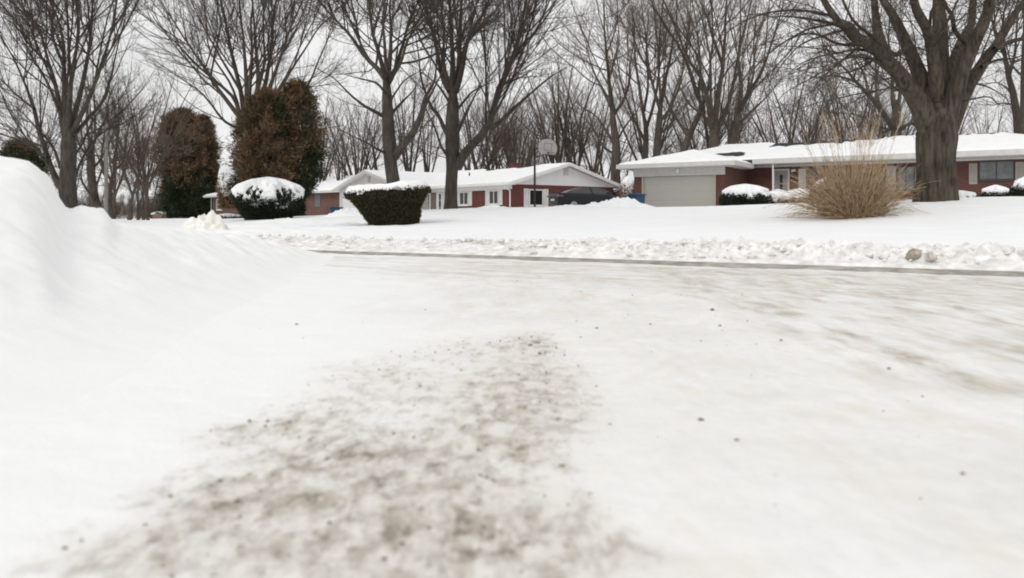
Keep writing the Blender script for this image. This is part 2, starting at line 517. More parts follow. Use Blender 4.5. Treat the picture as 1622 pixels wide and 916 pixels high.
lump = fbm(RX * 9, RY * 9, seed=31, oct=4)
RZ = RZ + dirt * (.012 * lump + .006 * fbm(RX * 30, RY * 30, seed=33, oct=2))
# wheel tracks run along the street on the right, then bend along the far kerb
wob = .12 * fbm(RX * .3, RY * .5, seed=41)
tr = np.zeros_like(RX)
for cx_, sg, a_ in ((1.42, .2, 1.0), (1.95, .16, .6), (2.5, .35, .9), (3.6, .5, .6)):
    tr += a_ * np.exp(-((RX - cx_ - wob - .02 * (RY - 4) ** 2 * -.35) / sg) ** 2)
tr += .35 * sstep(.9, 1.5, RX) * (1 - sstep(3.5, 5, RX)) + .3 * np.exp(-((RX - .1) / .8) ** 2) * sstep(3.4, 4.5, RY)
tr *= sstep(1.9, 2.6, RY) * (1 - sstep(6.5, 9.5, RY))
kb = np.exp(-((S_ + .75) / .55) ** 2) * .7 + np.exp(-((S_ + 2.1) / .5) ** 2) * .45 * sstep(-1, 5, T_)
kb = kb * (.7 + .4 * sstep(1, 6, T_)) + .3 * np.exp(-((S_ + 1.6) / 1.6) ** 2)
RZ = RZ - .008 * np.clip(tr, 0, 1) * (.5 + fbm(RX * 14, RY * 1.6, seed=44))
road = mesh_np('road', np.stack([RX.ravel(), RY.ravel(), RZ.ravel()], 1), grid_faces(len(rs), len(rt))[:, ::-1], None)
tag(road, kind='structure')
for nm, arr in (('dirt', dirt), ('track', np.clip(tr, 0, 1.2)), ('kerbdirt', np.clip(kb, 0, 1.2)),
                ('clean', 1 - sstep(0, 1.7, RX - np.interp(RY, [-2, 1, 2, 3.5, 5, 8, 10.4, 11.4], [-.95, -.95, -.98, -1.2, -1.45, -1.85, -2.1, -2.4]) + .35 * fbm(RX * 1.5, RY * 1.5, seed=47)))):
    a = road.data.attributes.new(nm, 'FLOAT', 'POINT'); a.data.foreach_set('value', arr.ravel().astype(np.float32))

m, N, L, B = new_mat('packed_snow_road')
def attr(nm):
    a = N.new('ShaderNodeAttribute'); a.attribute_name = nm; return a.outputs['Fac']
def mth(op, a, b=None, c=None, clamp=False):
    n = N.new('ShaderNodeMath'); n.operation = op; n.use_clamp = clamp
    for i, v in enumerate((a, b, c)):
        if v is None: continue
        if isinstance(v, (int, float)): n.inputs[i].default_value = v
        else: L.new(v, n.inputs[i])
    return n.outputs[0]
def mixc(f, c1, c2):
    n = N.new('ShaderNodeMixRGB')
    L.new(f, n.inputs[0])
    for i, c in ((1, c1), (2, c2)):
        if isinstance(c, tuple): n.inputs[i].default_value = (*c, 1)
        else: L.new(c, n.inputs[i])
    return n.outputs[0]
def mrange(v, a, b, c=0., d=1.):
    n = N.new('ShaderNodeMapRange'); n.interpolation_type = 'SMOOTHSTEP'
    n.inputs['From Min'].default_value = a; n.inputs['From Max'].default_value = b
    n.inputs['To Min'].default_value = c; n.inputs['To Max'].default_value = d
    L.new(v, n.inputs['Value']); return n.outputs[0]
n_big = noise_node(N, L, 1.1, 5).outputs['Fac']
n_mid = noise_node(N, L, 6.5, 6, rough=.6).outputs['Fac']
n_fine = noise_node(N, L, 30, 5, rough=.65, mapscale=(1, .6, 1)).outputs['Fac']
n_mot = noise_node(N, L, 19, 7, rough=.74, mapscale=(1, .55, 1)).outputs['Fac']
n_warm = noise_node(N, L, 5, 7, rough=.66, mapscale=(1, .55, 1)).outputs['Fac']
n_gr = noise_node(N, L, 110, 3).outputs['Fac']
# streaks along the street (y) and along the kerb (rotated)
n_sy = noise_node(N, L, 1, 6, rough=.6, mapscale=(8, 1.5, 1)).outputs['Fac']
co = N.new('ShaderNodeTexCoord')
mpk = N.new('ShaderNodeMapping'); mpk.vector_type = 'TEXTURE'
mpk.inputs['Rotation'].default_value = (0, 0, math.atan2(D[1], D[0])); mpk.inputs['Scale'].default_value = (1.6, .12, 1)
L.new(co.outputs['Object'], mpk.inputs[0])
n_sk = noise_node(N, L, 1, 6, vec=mpk.outputs[0], rough=.6).outputs['Fac']
col = mixc(mrange(n_big, .3, .7), (.775, .765, .74), (.845, .84, .825))
grain = mrange(n_mot, .3, .7, .93, 1.02)
colg = N.new('ShaderNodeVectorMath'); colg.operation = 'SCALE'; L.new(col, colg.inputs[0]); L.new(grain, colg.inputs['Scale']); col = colg.outputs[0]
warm = mth('MULTIPLY', mrange(n_warm, .47, .68), mrange(n_big, .35, .6, .35, .85))
col = mixc(warm, col, (.755, .71, .635))
col = mixc(mth('MULTIPLY', attr('clean'), 1.15, clamp=True), col, (.862, .865, .86))
tk = mth('MULTIPLY', attr('track'), mth('MULTIPLY', mrange(n_sy, .36, .7), mrange(n_warm, .36, .62, .3, 1)))
col = mixc(mth('MULTIPLY', tk, .85, clamp=True), col, (.43, .375, .3))
kd = mth('MULTIPLY', attr('kerbdirt'), mth('MULTIPLY', mrange(n_sk, .34, .68), mrange(n_warm, .34, .6, .35, 1)))
col = mixc(mth('MULTIPLY', kd, 1.1, clamp=True), col, (.5, .46, .4))
da = attr('dirt')
d0 = mrange(mth('MULTIPLY_ADD', n_big, .5, da), .3, .95, 0, .5)          # faint tan stain round the patch
col = mixc(d0, col, (.68, .64, .57))
d1 = mrange(mth('ADD', mth('MULTIPLY', n_mot, 1.7), mth('MULTIPLY', da, .62)), 1.0, 1.55)
d1 = mth('MULTIPLY', d1, mrange(da, .03, .3))
col = mixc(mth('MULTIPLY', d1, .95, clamp=True), col, (.42, .375, .315))
d2 = mrange(mth('ADD', mth('MULTIPLY', n_fine, 1.25), mth('MULTIPLY', da, .55)), .98, 1.2)
d2 = mth('MULTIPLY', d2, mrange(n_mot, .45, .62))
col = mixc(mth('MULTIPLY', d2, .85, clamp=True), col, (.2, .175, .14))
L.new(col, B.inputs['Base Color'])
B.inputs['Roughness'].default_value = .7
B.inputs['Specular IOR Level'].default_value = .2
bh = mth('ADD', mth('MULTIPLY', n_fine, .5), mth('ADD', n_mid, mth('MULTIPLY', n_gr, .15)))
bump(N, L, B, bh, .45, .02)
road.data.materials.append(m)

# ---- kerb: low concrete lip along the far side of the road
t_ = np.arange(-60, 60.01, .25)
prof = [(-.03, -.15), (-.03, -.004), (.0, .005), (.03, .028), (.05, .036), (.26, .04), (.26, -.15)]
V = []
for t in t_:
    wv = .012 * float(vnoise(np.array([t * .6]), np.array([1.]), seed=9)[0])
    for s, z in prof:
        x, y = from_st(s + wv, t); V.append((x, y, z))
npf = len(prof)
tag(mesh_np('kerb', V, grid_faces(len(t_), npf), M['kerb'], smooth=False), kind='structure')

# ------------------------------------------------------------------ snow bank at the left (close to the camera)
def crest(y):
    yy = np.array([-2, .5, 1.5, 2.5, 3.6, 4.6, 5.3, 5.6, 5.9, 7.0, 8.7, 9.7, 10.5, 11.2])
    hh = np.array([.3, .36, .43, .48, .5, .515, .51, .48, .455, .37, .255, .16, .08, -.05])
    return np.interp(y, yy, hh)
bx = axis_pts([(-14, -7, .15), (-7, -.7, .026)])
by = axis_pts([(-3, 1, .12), (1, 11.6, .03)])
BX, BY = np.meshgrid(bx, by, indexing='ij')
xc = -2.8 + .06 * np.sin(BY * .9)
xf = np.interp(BY, [-2, 1, 2, 3.5, 5, 8, 10.4, 11.4], [-.95, -.95, -.98, -1.2, -1.45, -1.85, -2.1, -2.4]) + .06 * fbm(BY * 1.3, BY * 0, seed=51)
u = np.clip((xf - BX) / (xf - xc), -.3, 1)
prof_r = np.where(u > 0, sstep(0, 1.05, u) * .8 + .2 * u, u * .35)
left = 1 - .35 * sstep(0, 4.5, xc - BX)
BZ = crest(BY) * prof_r * left
# main hump with a slumped, steep right flank, and a smaller lump beside it
q = BX + .579 * BY + .03 * fbm(BX * 4, BY * 4, seed=52) + .02 * fbm(BX * 11, BY * 11, seed=56)
fh = np.interp(q, [-3, -1.2, -.7, -.335, -.18, -.073, -.03, 0.0, .03, .09], [.5, .43, .38, .325, .285, .21, .15, .08, .03, 0])
BZ = BZ + fh * sstep(2.6, 4.75, BY) * (1 - sstep(5.1, 6.3, BY))
q2 = BX + .508 * BY + .03 * fbm(BX * 5, BY * 5, seed=57)
BZ = BZ + .075 * (1 - sstep(-.05, .03, q2)) * sstep(4.3, 5.2, BY) * (1 - sstep(5.7, 6.2, BY)) * (1 - .45 * np.exp(-((q - .1) / .06) ** 2))
rough = sstep(.03, .3, BZ)
BZ = BZ + rough * (.03 * fbm(BX * 1.7, BY * 1.7, seed=53) + .022 * fbm(BX * 6, BY * 6, seed=54) + .014 * np.abs(fbm(BX * 13, BY * 13, seed=55)))
wb, rb = worley(BX * 4.5, BY * 4.5, 58)
BZ = BZ + rough * (.05 * sstep(5.5, 9, BY) + .012) * np.maximum(0, .7 - wb) * rb * 1.5
BZ = BZ - .022
bank = mesh_np('snow_bank', np.stack([BX.ravel(), BY.ravel(), BZ.ravel()], 1), grid_faces(len(bx), len(by)), M['bank'])
tag(bank, 'large smooth bank of shovelled white snow filling the left foreground', 'snow bank')

# ------------------------------------------------------------------ ploughed snow along the far kerb
ico_v, ico_f = None, None
_bm = bmesh.new(); bmesh.ops.create_icosphere(_bm, subdivisions=2, radius=1)
ico_v = np.array([v.co[:] for v in _bm.verts]); ico_f = np.array([[v.index for v in f.verts] for f in _bm.faces]); _bm.free()
def lump_verts(r, seed, flat=.75, amp=.5):
    v = ico_v.copy()
    k = 1 + amp * fbm(v[:, 0] * 1.5 + seed * 3.7, v[:, 1] * 1.5, v[:, 2] * 1.5, oct=3, seed=seed)
    v = v * k[:, None] * r; v[:, 2] *= flat
    return v
ss = np.linspace(.045, 1.7, 62); tt = np.arange(-14, 15, .025)
S2, T2 = np.meshgrid(ss, tt, indexing='ij')
X2, Y2 = from_st(S2, T2)
h0 = sstep(.05, .42, S2) * (1 - sstep(.75, 1.5, S2))
amp = (.35 + .65 * sstep(2, 4.5, T2)) * (.75 + .5 * fbm(T2 * .7, T2 * 0 + 2, seed=61))
w1, r1 = worley(X2 * 7.5, Y2 * 7.5, 62); w2, r2 = worley(X2 * 17, Y2 * 17, 63)
Z2 = ground_z(X2, Y2, False) + h0 * amp * (.03 + .11 * np.maximum(0, .75 - w1) * (.4 + r1) + .07 * np.maximum(0, .7 - w2) * r2 + .03 * fbm(X2 * 5, Y2 * 5, seed=64))
Z2 = np.maximum(Z2, .03) + .012 - .03 * (1 - sstep(.045, .09, S2 + .03 * fbm(X2 * 3, Y2 * 3, seed=66))) - .06 * sstep(1.35, 1.7, S2)
V = [np.stack([X2.ravel(), Y2.ravel(), Z2.ravel()], 1)]; F4 = grid_faces(len(ss), len(tt))[:, ::-1]; F3 = []
base = len(V[0])
for i in range(1300):
    t = rng.uniform(-13, 14); s = abs(rng.normal(.5, .28)) + .12
    if t < 3 and rng.random() < .6: continue
    x, y = from_st(s, t)
    r = .012 + .036 * rng.random() ** 2
    v = lump_verts(r, i % 40) + np.array([x, y, gz(x, y) + .04 + .06 * math.exp(-((s - .6) / .3) ** 2)])
    V.append(v); F3.append(ico_f + base); base += len(v)
ridge = mesh_np('ploughed_snow', np.concatenate(V), [F4, np.concatenate(F3)], M['ridge'], smooth=False)
tag(ridge, 'low rough ridge of crumbled ploughed snow along the far kerb', 'ploughed snow', kind='stuff')

def lump(name, x, y, r, z, mat, seed, label, group=None, sc=(1, 1, .8), amp=.3):
    v = lump_verts(1.0, seed, 1, amp) * np.array(sc) * r
    o = mesh_np(name, v, ico_f, mat, smooth=False)
    o.location = (x, y, z)
    tag(o, label, 'snow lump', group)
    return o
p = px(1446, 403, 7.42); lump('snow_lump', p[0], p[1], .068, p[2], M['brownlump'], 3, 'big brown grey dirty lump of frozen snow by the far kerb', sc=(1.05, .9, .82), amp=.75)
p = px(1475, 407, 7.3); lump('snow_lump', p[0], p[1], .05, p[2], M['pinklump'], 9, 'pinkish grey frozen lump just right of the big brown one', sc=(1, .9, .8), amp=.75)
n_l = 0
for i in range(60):
    t = rng.uniform(2.6, 13.0); s = rng.uniform(.3, .85)
    x, y = from_st(s, t)
    r = rng.uniform(.022, .05)
    if i % 3 == 0: mt = M['dirtysnow']
    else: mt = M['ridge']
    lump('snow_lump', x, y, r, gz(x, y) + .07 + r * .3, mt, 20 + i, 'pale lump of frozen snow in the crumbled ridge along the far kerb', 'frozen lumps along the far kerb',
         sc=(rng.uniform(.9, 1.4), rng.uniform(.7, 1.1), rng.uniform(.6, .95)), amp=.65)

# grit and crumbs lying on the packed snow
V = []; F3 = []; base = 0
def grit_at(x, y, r, i):
    global base
    v = lump_verts(r, i % 30, .6, .4) + np.array([x, y, float(road_z(np.array([x]), np.array([y]))[0]) + r * .25])
    V.append(v); F3.append(ico_f + base); base += len(v)
dv = dirt.ravel()
cand = np.where(dv > .25)[0]
pr = dv[cand] * RY.ravel()[cand] ** .5; pr = pr / pr.sum()
for i, k in enumerate(rng.choice(cand, 420, p=pr)):
    grit_at(RX.ravel()[k] + rng.normal(0, .02), RY.ravel()[k] + rng.normal(0, .03), .0014 + .0036 * rng.random() ** 3, i)
for i in range(110):
    Y = rng.uniform(1.3, 8); X = rng.uniform(-.35, .6) * Y
    if X < -1.2: continue
    grit_at(X, Y, .0015 + .004 * rng.random() ** 2.5, i)
for q, (a, b, r) in enumerate([(850, 545, .022), (840, 548, .014), (470, 517, .013), (1128, 492, .02), (1140, 515, .012), (1110, 666, .012), (1237, 540, .012), (890, 742, .012), (825, 712, .014), (855, 560, .012), (1408, 582, .01), (945, 520, .012), (1030, 514, .01)]):
    p = px(a, b, 625 / (b - HY)); grit_at(p[0], p[1], r * .6, q)
tag(mesh_np('road_grit', np.concatenate(V), np.concatenate(F3), M['grit']), 'scattered dark grit and dirt crumbs on the packed snow road', 'grit', kind='stuff')

# ------------------------------------------------------------------ snow piles
def pile(name, cx, cy, rx, ry, h, mat, seed, label, rough=.25, res=46, peaks=None, rot=0., sink=.05):
    a = np.linspace(-1.15, 1.15, res); b = np.linspace(-1.15, 1.15, max(16, int(res * ry / rx) if ry < rx else res))
    A, Bq = np.meshgrid(a, b, indexing='ij')
    rr = np.sqrt(A ** 2 + Bq ** 2)
    H = (1 - sstep(.1, 1.08, rr)) * h * .75
    if peaks is not None:
        for pa, pb, sg, ph in peaks:
            H = H + ph * np.exp(-((A - pa) ** 2 + (Bq - pb) ** 2) / sg ** 2)
    lx, ly = A * rx, Bq * ry
    w, r = worley(lx * 2.6 / max(.4, h) + seed, ly * 2.6 / max(.4, h), seed)
    H = H * (1 + rough * 1.5 * fbm(lx * 2.4 / max(h, .3), ly * 2.4 / max(h, .3), seed=seed)) + rough * h * np.maximum(0, .6 - w) * r * (1 - sstep(.5, 1.0, rr))
    X = cx + lx * cos(rot) - ly * sin(rot); Y = cy + lx * sin(rot) + ly * cos(rot)
    Zg = ground_z(X, Y) + H - sink * sstep(.75, 1.1, rr) - .01
    o = mesh_np(name, np.stack([X.ravel() - cx, Y.ravel() - cy, Zg.ravel()], 1), grid_faces(len(a), len(b)), mat)
    o.location = (cx, cy, 0)
    return tag(o, label, 'snow pile')
p = px(325, 372, 20); pile('snow_pile', p[0], p[1], .85, .6, .40, M['dirtysnow'], 71, 'chunky yellowish pile of ploughed snow left of the snow topped round bush', .42, 60, [(.2, 0, .4, .1), (-.5, 0, .3, .06)])
p = px(985, 327, 46); pile('snow_pile', p[0] - .3, p[1], 2.6, 1.0, .5, M['snow'], 72, 'peaked white snow heap in front of the dark parked car', .3, 60, [(.2, 0, .28, .22), (-.6, 0, .3, .05)])
p = px(905, 328, 46); pile('snow_pile', p[0], p[1], 2.2, .9, .2, M['snow'], 73, 'long low snow heap under the back of the dark parked car', .3, 50)
p = px(778, 329, 47); pile('snow_pile', p[0], p[1], 1.6, .9, .28, M['snow'], 74, 'low rounded snow heap beside the downspout corner of the middle house', .3, 50)
p = px(552, 345, 34); pile('snow_pile', p[0], p[1], 1.3, .8, .35, M['snow'], 75, 'lumpy snow heap just left of the flat topped trimmed bush', .4, 50)
p = px(450, 350, 31); pile('snow_pile', p[0], p[1], 1.8, .7, .14, M['snow'], 76, 'low trampled snow ridge in front of the snow topped round bush', .4, 50)

# ------------------------------------------------------------------ houses
def box(name, mat, parent, *a, bevel=0):
    return MB().box(*a).build(name, mat, parent, bevel)

def snow_sheet(house, rects, hf, thick, mats, seed, bare=None, drop=.05, name='roof_snow'):
    V = []; F = []; base = 0
    for (x0, x1, y0, y1, sides) in rects:      # sides: which borders are free edges (x0,x1,y0,y1)
        def ax(a, b):
            n = max(4, int((b - a) / .22)); q = np.linspace(a, b, n)
            return np.unique(np.concatenate([q, [a + .03, a + .08, b - .03, b - .08]]))
        xa, ya = ax(x0, x1), ax(y0, y1)
        A, Bq = np.meshgrid(xa, ya, indexing='ij')
        d = np.full(A.shape, 9.)
        if sides[0]: d = np.minimum(d, A - x0)
        if sides[1]: d = np.minimum(d, x1 - A)
        if sides[2]: d = np.minimum(d, Bq - y0)
        if sides[3]: d = np.minimum(d, y1 - Bq)
        e = np.sqrt(np.clip(d / .12, 0, 1))
        th = thick * (.85 + .5 * fbm(A * .7, Bq * .7, seed=seed)) * e
        if bare is not None: th = th - bare(A, Bq)
        Z = hf(A, Bq) + np.maximum(th, -.06)
        V.append(np.stack([A.ravel(), Bq.ravel(), Z.ravel()], 1)); F.append(grid_faces(len(xa), len(ya)) + base); base += A.size
    return mesh_np(name, np.concatenate(V), np.concatenate(F), mats, house)

def roof_sheet(house, rects, hf, mat, under, name='roof'):
    V = []; F = []; base = 0
    for (x0, x1, y0, y1, _) in rects:
        xa = np.linspace(x0, x1, max(3, int((x1 - x0) / .2))); ya = np.linspace(y0, y1, max(3, int((y1 - y0) / .2)))
        A, Bq = np.meshgrid(xa, ya, indexing='ij')
        V.append(np.stack([A.ravel(), Bq.ravel(), hf(A, Bq).ravel()], 1)); F.append(grid_faces(len(xa), len(ya)) + base); base += A.size
        b = len(V[-1])
        ud = under[len(V) // 2] if isinstance(under, (list, tuple)) else under
        V.append(np.array([(x0, y0, ud), (x1, y0, ud), (x1, y1, ud), (x0, y1, ud)])); F.append(np.array([[base+3, base+2, base+1, base]])); base += 4
    return mesh_np(name, np.concatenate(V), np.concatenate(F), mat, house, smooth=False)

def window(house, axis, at, a0, a1, z0, z1, out, fm, gm, fw=.07, mull=1, sill=True, cross=0):
    """axis 'y': wall lies along x at y=at, facing out (-1/+1) ; axis 'x': wall along y at x=at"""
    def bx_(mb, p0, p1, q0, q1, t0, t1):
        lo, hi = sorted((at + out * t0, at + out * t1))
        if axis == 'y': mb.box(p0, p1, lo, hi, q0, q1)
        else: mb.box(lo, hi, p0, p1, q0, q1)
    f = MB()
    bx_(f, a0, a0 + fw, z0, z1, .003, .06); bx_(f, a1 - fw, a1, z0, z1, .003, .06)
    bx_(f, a0 + fw, a1 - fw, z1 - fw, z1, .003, .06); bx_(f, a0 + fw, a1 - fw, z0, z0 + fw, .003, .06)
    for i in range(mull):
        c = a0 + (a1 - a0) * (i + 1) / (mull + 1)
        bx_(f, c - fw * .4, c + fw * .4, z0 + fw, z1 - fw, .003, .05)
    for i in range(cross):
        c = z0 + (z1 - z0) * (i + 1) / (cross + 1)
        n = mull + 1
        for k in range(n):
            l = a0 + (a1 - a0) * k / n + fw * (1 if k == 0 else .4); h = a0 + (a1 - a0) * (k + 1) / n - fw * (1 if k == n - 1 else .4)
            bx_(f, l, h, c - .02, c + .02, .003, .045)
    w = f.build('window', fm, house)
    g_ = MB(); bx_(g_, a0 + fw * .5, a1 - fw * .5, z0 + fw * .5, z1 - fw * .5, .006, .022)
    g_.build('pane', gm, w)
    if sill:
        s = MB(); bx_(s, a0 - .06, a1 + .06, z0 - .07, z0 - .002, .003, .1); s.build('sill', fm, w)
    return w
def shutter(house, axis, at, a0, a1, z0, z1, out, mat):
    mb = MB()
    def bx_(p0, p1, q0, q1, t0, t1):
        lo, hi = sorted((at + out * t0, at + out * t1))
        if axis == 'y': mb.box(p0, p1, lo, hi, q0, q1)
        else: mb.box(lo, hi, p0, p1, q0, q1)
    bx_(a0, a0 + .05, z0, z1, .003, .05); bx_(a1 - .05, a1, z0, z1, .003, .05)
    bx_(a0 + .05, a1 - .05, z0, z0 + .06, .003, .05); bx_(a0 + .05, a1 - .05, z1 - .06, z1, .003, .05)
    n = int((z1 - z0 - .12) / .09)
    for i in range(n):
        q = z0 + .06 + (z1 - z0 - .12) * i / n
        bx_(a0 + .05, a1 - .05, q + .004, q + (z1 - z0 - .12) / n - .014, .003, .036)
    return mb.build('shutter', mat, house)

# ---- right house: long brick ranch with a double garage wing
C0 = np.array([13.57, 50.38])
h1 = empty('brick_house', (C0[0], C0[1], 0), math.atan2(D[1], D[0]))
tag(h1, 'long low brick ranch house with a beige double garage, behind the huge tree', 'house')
GF = 1.10; MF = 1.65                  # garage and main floor levels
EB, ET = 4.10, 4.41                   # main eave
GB, GT = 3.80, 4.06                   # garage eave
J1, KW, KE, KB = 19.7, 5.2, 3.7, 14.6
wl_ = MB()
wl_.box(-6.2, -5.55, 0, .25, .2, GB)                       # left pier
wl_.box(-.62, 0, 0, .25, .2, GB)                           # right pier
wl_.box(-6.2, -5.95, .25, KB, .2, GB)                      # far left side
wl_.box(-.25, 0, .25, KW, .2, GB)                          # garage side on the porch
wl_.box(-.25, J1, KW, KW + .25, .4, EB)                    # front wall
wl_.box(J1 - .25, J1, KW + .25, KB, .4, EB)
wl_.box(-5.95, J1 - .25, KB - .25, KB, .2, EB - .05)
wl_.build('wall', M['brick'], h1)
# garage front
fz = MB(); fz.box(-6.24, .04, -.04, -.002, GF + 2.16, GB - .01); fz.build('frieze_board', M['greywhite'], h1)
for xa_ in (-5.62, -.68): box('door_jamb', M['taupe'], h1, xa_, xa_ + .12, -.06, .1, .6, GF + 2.155)
gd = MB()
for r_ in range(4):
    z0 = GF + .02 + r_ * .533
    gd.box(-5.5, -.68, .06, .12, z0, z0 + .529)
    for c_ in range(8):
        x0 = -5.42 + c_ * .6
        gd.box(x0 + .06, x0 + .52, .056, .062, z0 + .1, z0 + .42)
gdo = gd.build('garage_door', M['garage'], h1)
lamp = MB(); lamp.box(-3.16, -2.98, -.16, -.042, GF + 2.36, GF + 2.56); lamp.tube([(-3.07, -.12, GF + 2.3), (-3.07, -.12, GF + 2.62)], [.05, .08], 8); lamp.build('garage_light', M['white'], h1)
# roof
def hf1(x, y):
    def hip(x0, x1, y0, y1, ze, sx0, sx1, sy):
        return ze + np.minimum(np.minimum((x - x0) * sx0, (x1 - x) * sx1), np.minimum((y - y0) * sy, (y1 - y) * sy))
    a = hip(-7.0, J1 + .8, KE, 15.3, ET, .36, .27, .27)
    b = GT + np.minimum(np.minimum(x + 7.0, .8 - x) * .27, (y + .8) * .27)
    return np.where(y < KE - 1e-6, b, np.where((x > -7.01) & (x < .81) & (y < 8.5), np.maximum(a, b), a))
rects1 = [(-7.0, J1 + .8, KE, 15.3, (1, 1, 1, 1)), (-7.0, .8, -.8, KE, (1, 1, 1, 0))]
rf = roof_sheet(h1, rects1, hf1, M['shingle'], (EB + .02, GB + .02))
def bare1(x, y):
    n = fbm(x * 1.3, y * 1.3, seed=81)
    rid = .8 * sstep(7.9 + 1.1 * sstep(3.5, 9, x) - 1.2 * n, 8.3 + 1.1 * sstep(3.5, 9, x) - 1.2 * n, y) * (1 - sstep(10.5, 11, y)) * sstep(.3, 2.2, x) * (1 - .8 * sstep(13, 15, x))
    pat = .75 * (1 - sstep(.8, 1.0, np.maximum(np.abs(x + 1.2 + .5 * (y - 5.6)) / 1.15, np.abs(y - 5.7) / 1.0) + .5 * fbm(x * 2.2, y * 2.2, seed=83)))
    pat2 = np.exp(-((x - 2.0) / 1.0) ** 2 - ((y - 8.6) / .5) ** 2) * .5
    return np.maximum(np.maximum(rid, pat), pat2) * (1 + .6 * n) * .6
snow_sheet(rf, [(-7.0, J1 + .8, KE, 15.3, (1, 1, 1, 1)), (-7.0, .8, -.8, KE + .02, (1, 1, 1, 0))], hf1, .12, M['roofsnow'], 82, bare1)
fa = MB()
fa.box(.8, J1 + .8, KE - .12, KE - .002, EB, ET + .02)                  # main gutter
fa.box(J1 + .8, J1 + .92, KE - .12, 15.3, EB, ET + .02)
fa.box(-7.12, .92, -.92, -.802, GB, GT + .02)                           # garage gutter
fa.box(.802, .92, -.80, KE - .122, GB, GT + .02)
fa.box(-7.12, -7.002, -.80, 15.3, GB, GT + .02)
fa.build('gutter', M['greywhite'], h1)
so = MB(); so.box(.81, J1 + .8, KE, KW - .002, EB - .03, EB + .012); so.box(-7, .8, -.8, -.045, GB - .03, GB + .012); so.box(.045, .8, -.04, KE, GB - .03, GB + .012)
so.build('soffit', M['greywhite'], h1)
fb = MB(); fb.box(.05, J1, KW - .03, KW - .003, EB - .16, EB - .035); fb.build('frieze_board', M['greywhite'], h1)
po = MB(); po.tube([(2.1, KE + .12, MF - .6), (2.1, KE + .12, EB - .031)], .055, 10); po.box(2.0, 2.2, KE + .02, KE + .22, MF - .6, MF + .02); po.build('porch_post', M['white'], h1)
box('porch_slab', M['kerb'], h1, .05, 5.5, KE + .05, KW - .01, MF - .6, MF)
dr = MB(); dr.box(1.9, 2.75, KW - .07, KW - .004, MF + .02, MF + 2.05); dro = dr.build('front_door', M['doorg'], h1)
box('door_window', M['glass'], dro, 2.23, 2.43, KW - .085, KW - .072, MF + .7, MF + 1.75)
MB().tube([(2.66, KW - .12, MF + 1.0), (2.66, KW - .07, MF + 1.0)], .03, 8).build('handle', M['alloy'], dro)
dt = MB(); dt.box(1.78, 1.9, KW - .09, KW - .004, MF + .02, MF + 2.15); dt.box(2.75, 2.87, KW - .09, KW - .004, MF + .02, MF + 2.15); dt.box(1.9, 2.75, KW - .09, KW - .004, MF + 2.05, MF + 2.15)
dt.build('door_trim', M['greywhite'], h1)
pl_ = MB(); pl_.box(3.45, 3.92, KW - .05, KW - .004, MF + .3, EB - .33); pl_.build('trim_panel', M['greywhite'], h1)
MB().box(3.0, 3.25, KW - .16, KW - .035, EB - .5, EB - .36).build('porch_light', M['white'], h1)
window(h1, 'y', KW, 3.96, 6.2, MF + .55, EB - .36, -1, M['frame'], M['glass'], mull=1)
def at_px(pxx):        # distance along the front wall for a photo column
    a = (pxx - CX) / FPX; bx0, by0 = C0 + KW * Nn
    return (a * by0 - bx0) / (D[0] - a * D[1])
j0, j1 = at_px(1404), at_px(1419); box('trim_panel', M['taupe'], h1, j0, j1, KW - .05, KW - .004, MF + .6, EB - .33)
window(h1, 'y', KW, at_px(1421), at_px(1462), MF + .55, EB - .36, -1, M['frame'], M['glass2'], mull=2)
window(h1, 'y', KW, at_px(1550), at_px(1607), EB - 1.36, EB - .2, -1, M['frame'], M['glass2'], mull=1)
shutter(h1, 'y', KW, at_px(1535), at_px(1548), EB - 1.58, EB - .33, -1, M['taupe'])
shutter(h1, 'y', KW, at_px(1608.5), at_px(1622), EB - 1.58, EB - .33, -1, M['taupe'])

# ---- middle house: brick with white gables
G2 = np.array([.79, .613]); G2 /= np.linalg.norm(G2)
h2 = empty('brick_house', (0, 58.6, 0), math.atan2(G2[1], G2[0]))
tag(h2, 'red brick house with white shutters and a white siding gable behind the hoop', 'house')
E2, RZ2, XW, YL = 3.14, 4.62, 10.6, 24.0
SL = (RZ2 - E2) / 5.3
w2 = MB(); w2.box(0, XW, 0, .25, -.2, 3.0); w2.box(0, .25, .25, YL, -.2, 3.0); w2.box(XW - .25, XW, .25, YL, -.2, 3.0); w2.box(.25, XW - .25, YL - .25, YL, -.2, 3.0)
w2.build('wall', M['brick2'], h2)
gb = MB()
gb.prism([(-.02, 3.0), (XW + .02, 3.0), (XW + .02, E2 - .02), (XW / 2, RZ2 - .06), (-.02, E2 - .02)], -.03, .2, 'y')
gb2 = MB(); gb2.prism([(-.02, 3.0), (XW + .02, 3.0), (XW + .02, E2 - .02), (XW / 2, RZ2 - .06), (-.02, E2 - .02)], YL - .2, YL + .03, 'y'); gb2.build('gable_siding', M['siding'], h2)
gb.build('gable_siding', M['siding'], h2)
vt = MB()
for i in range(7): vt.box(XW / 2 - .2, XW / 2 + .2, -.06, -.032, 3.82 + i * .085, 3.82 + i * .085 + .06)
vt.box(XW / 2 - .25, XW / 2 - .2, -.07, -.032, 3.78, 4.44); vt.box(XW / 2 + .2, XW / 2 + .25, -.07, -.032, 3.78, 4.44); vt.box(XW / 2 - .2, XW / 2 + .2, -.07, -.032, 4.41, 4.46)
vt.build('gable_vent', M['greywhite'], h2)
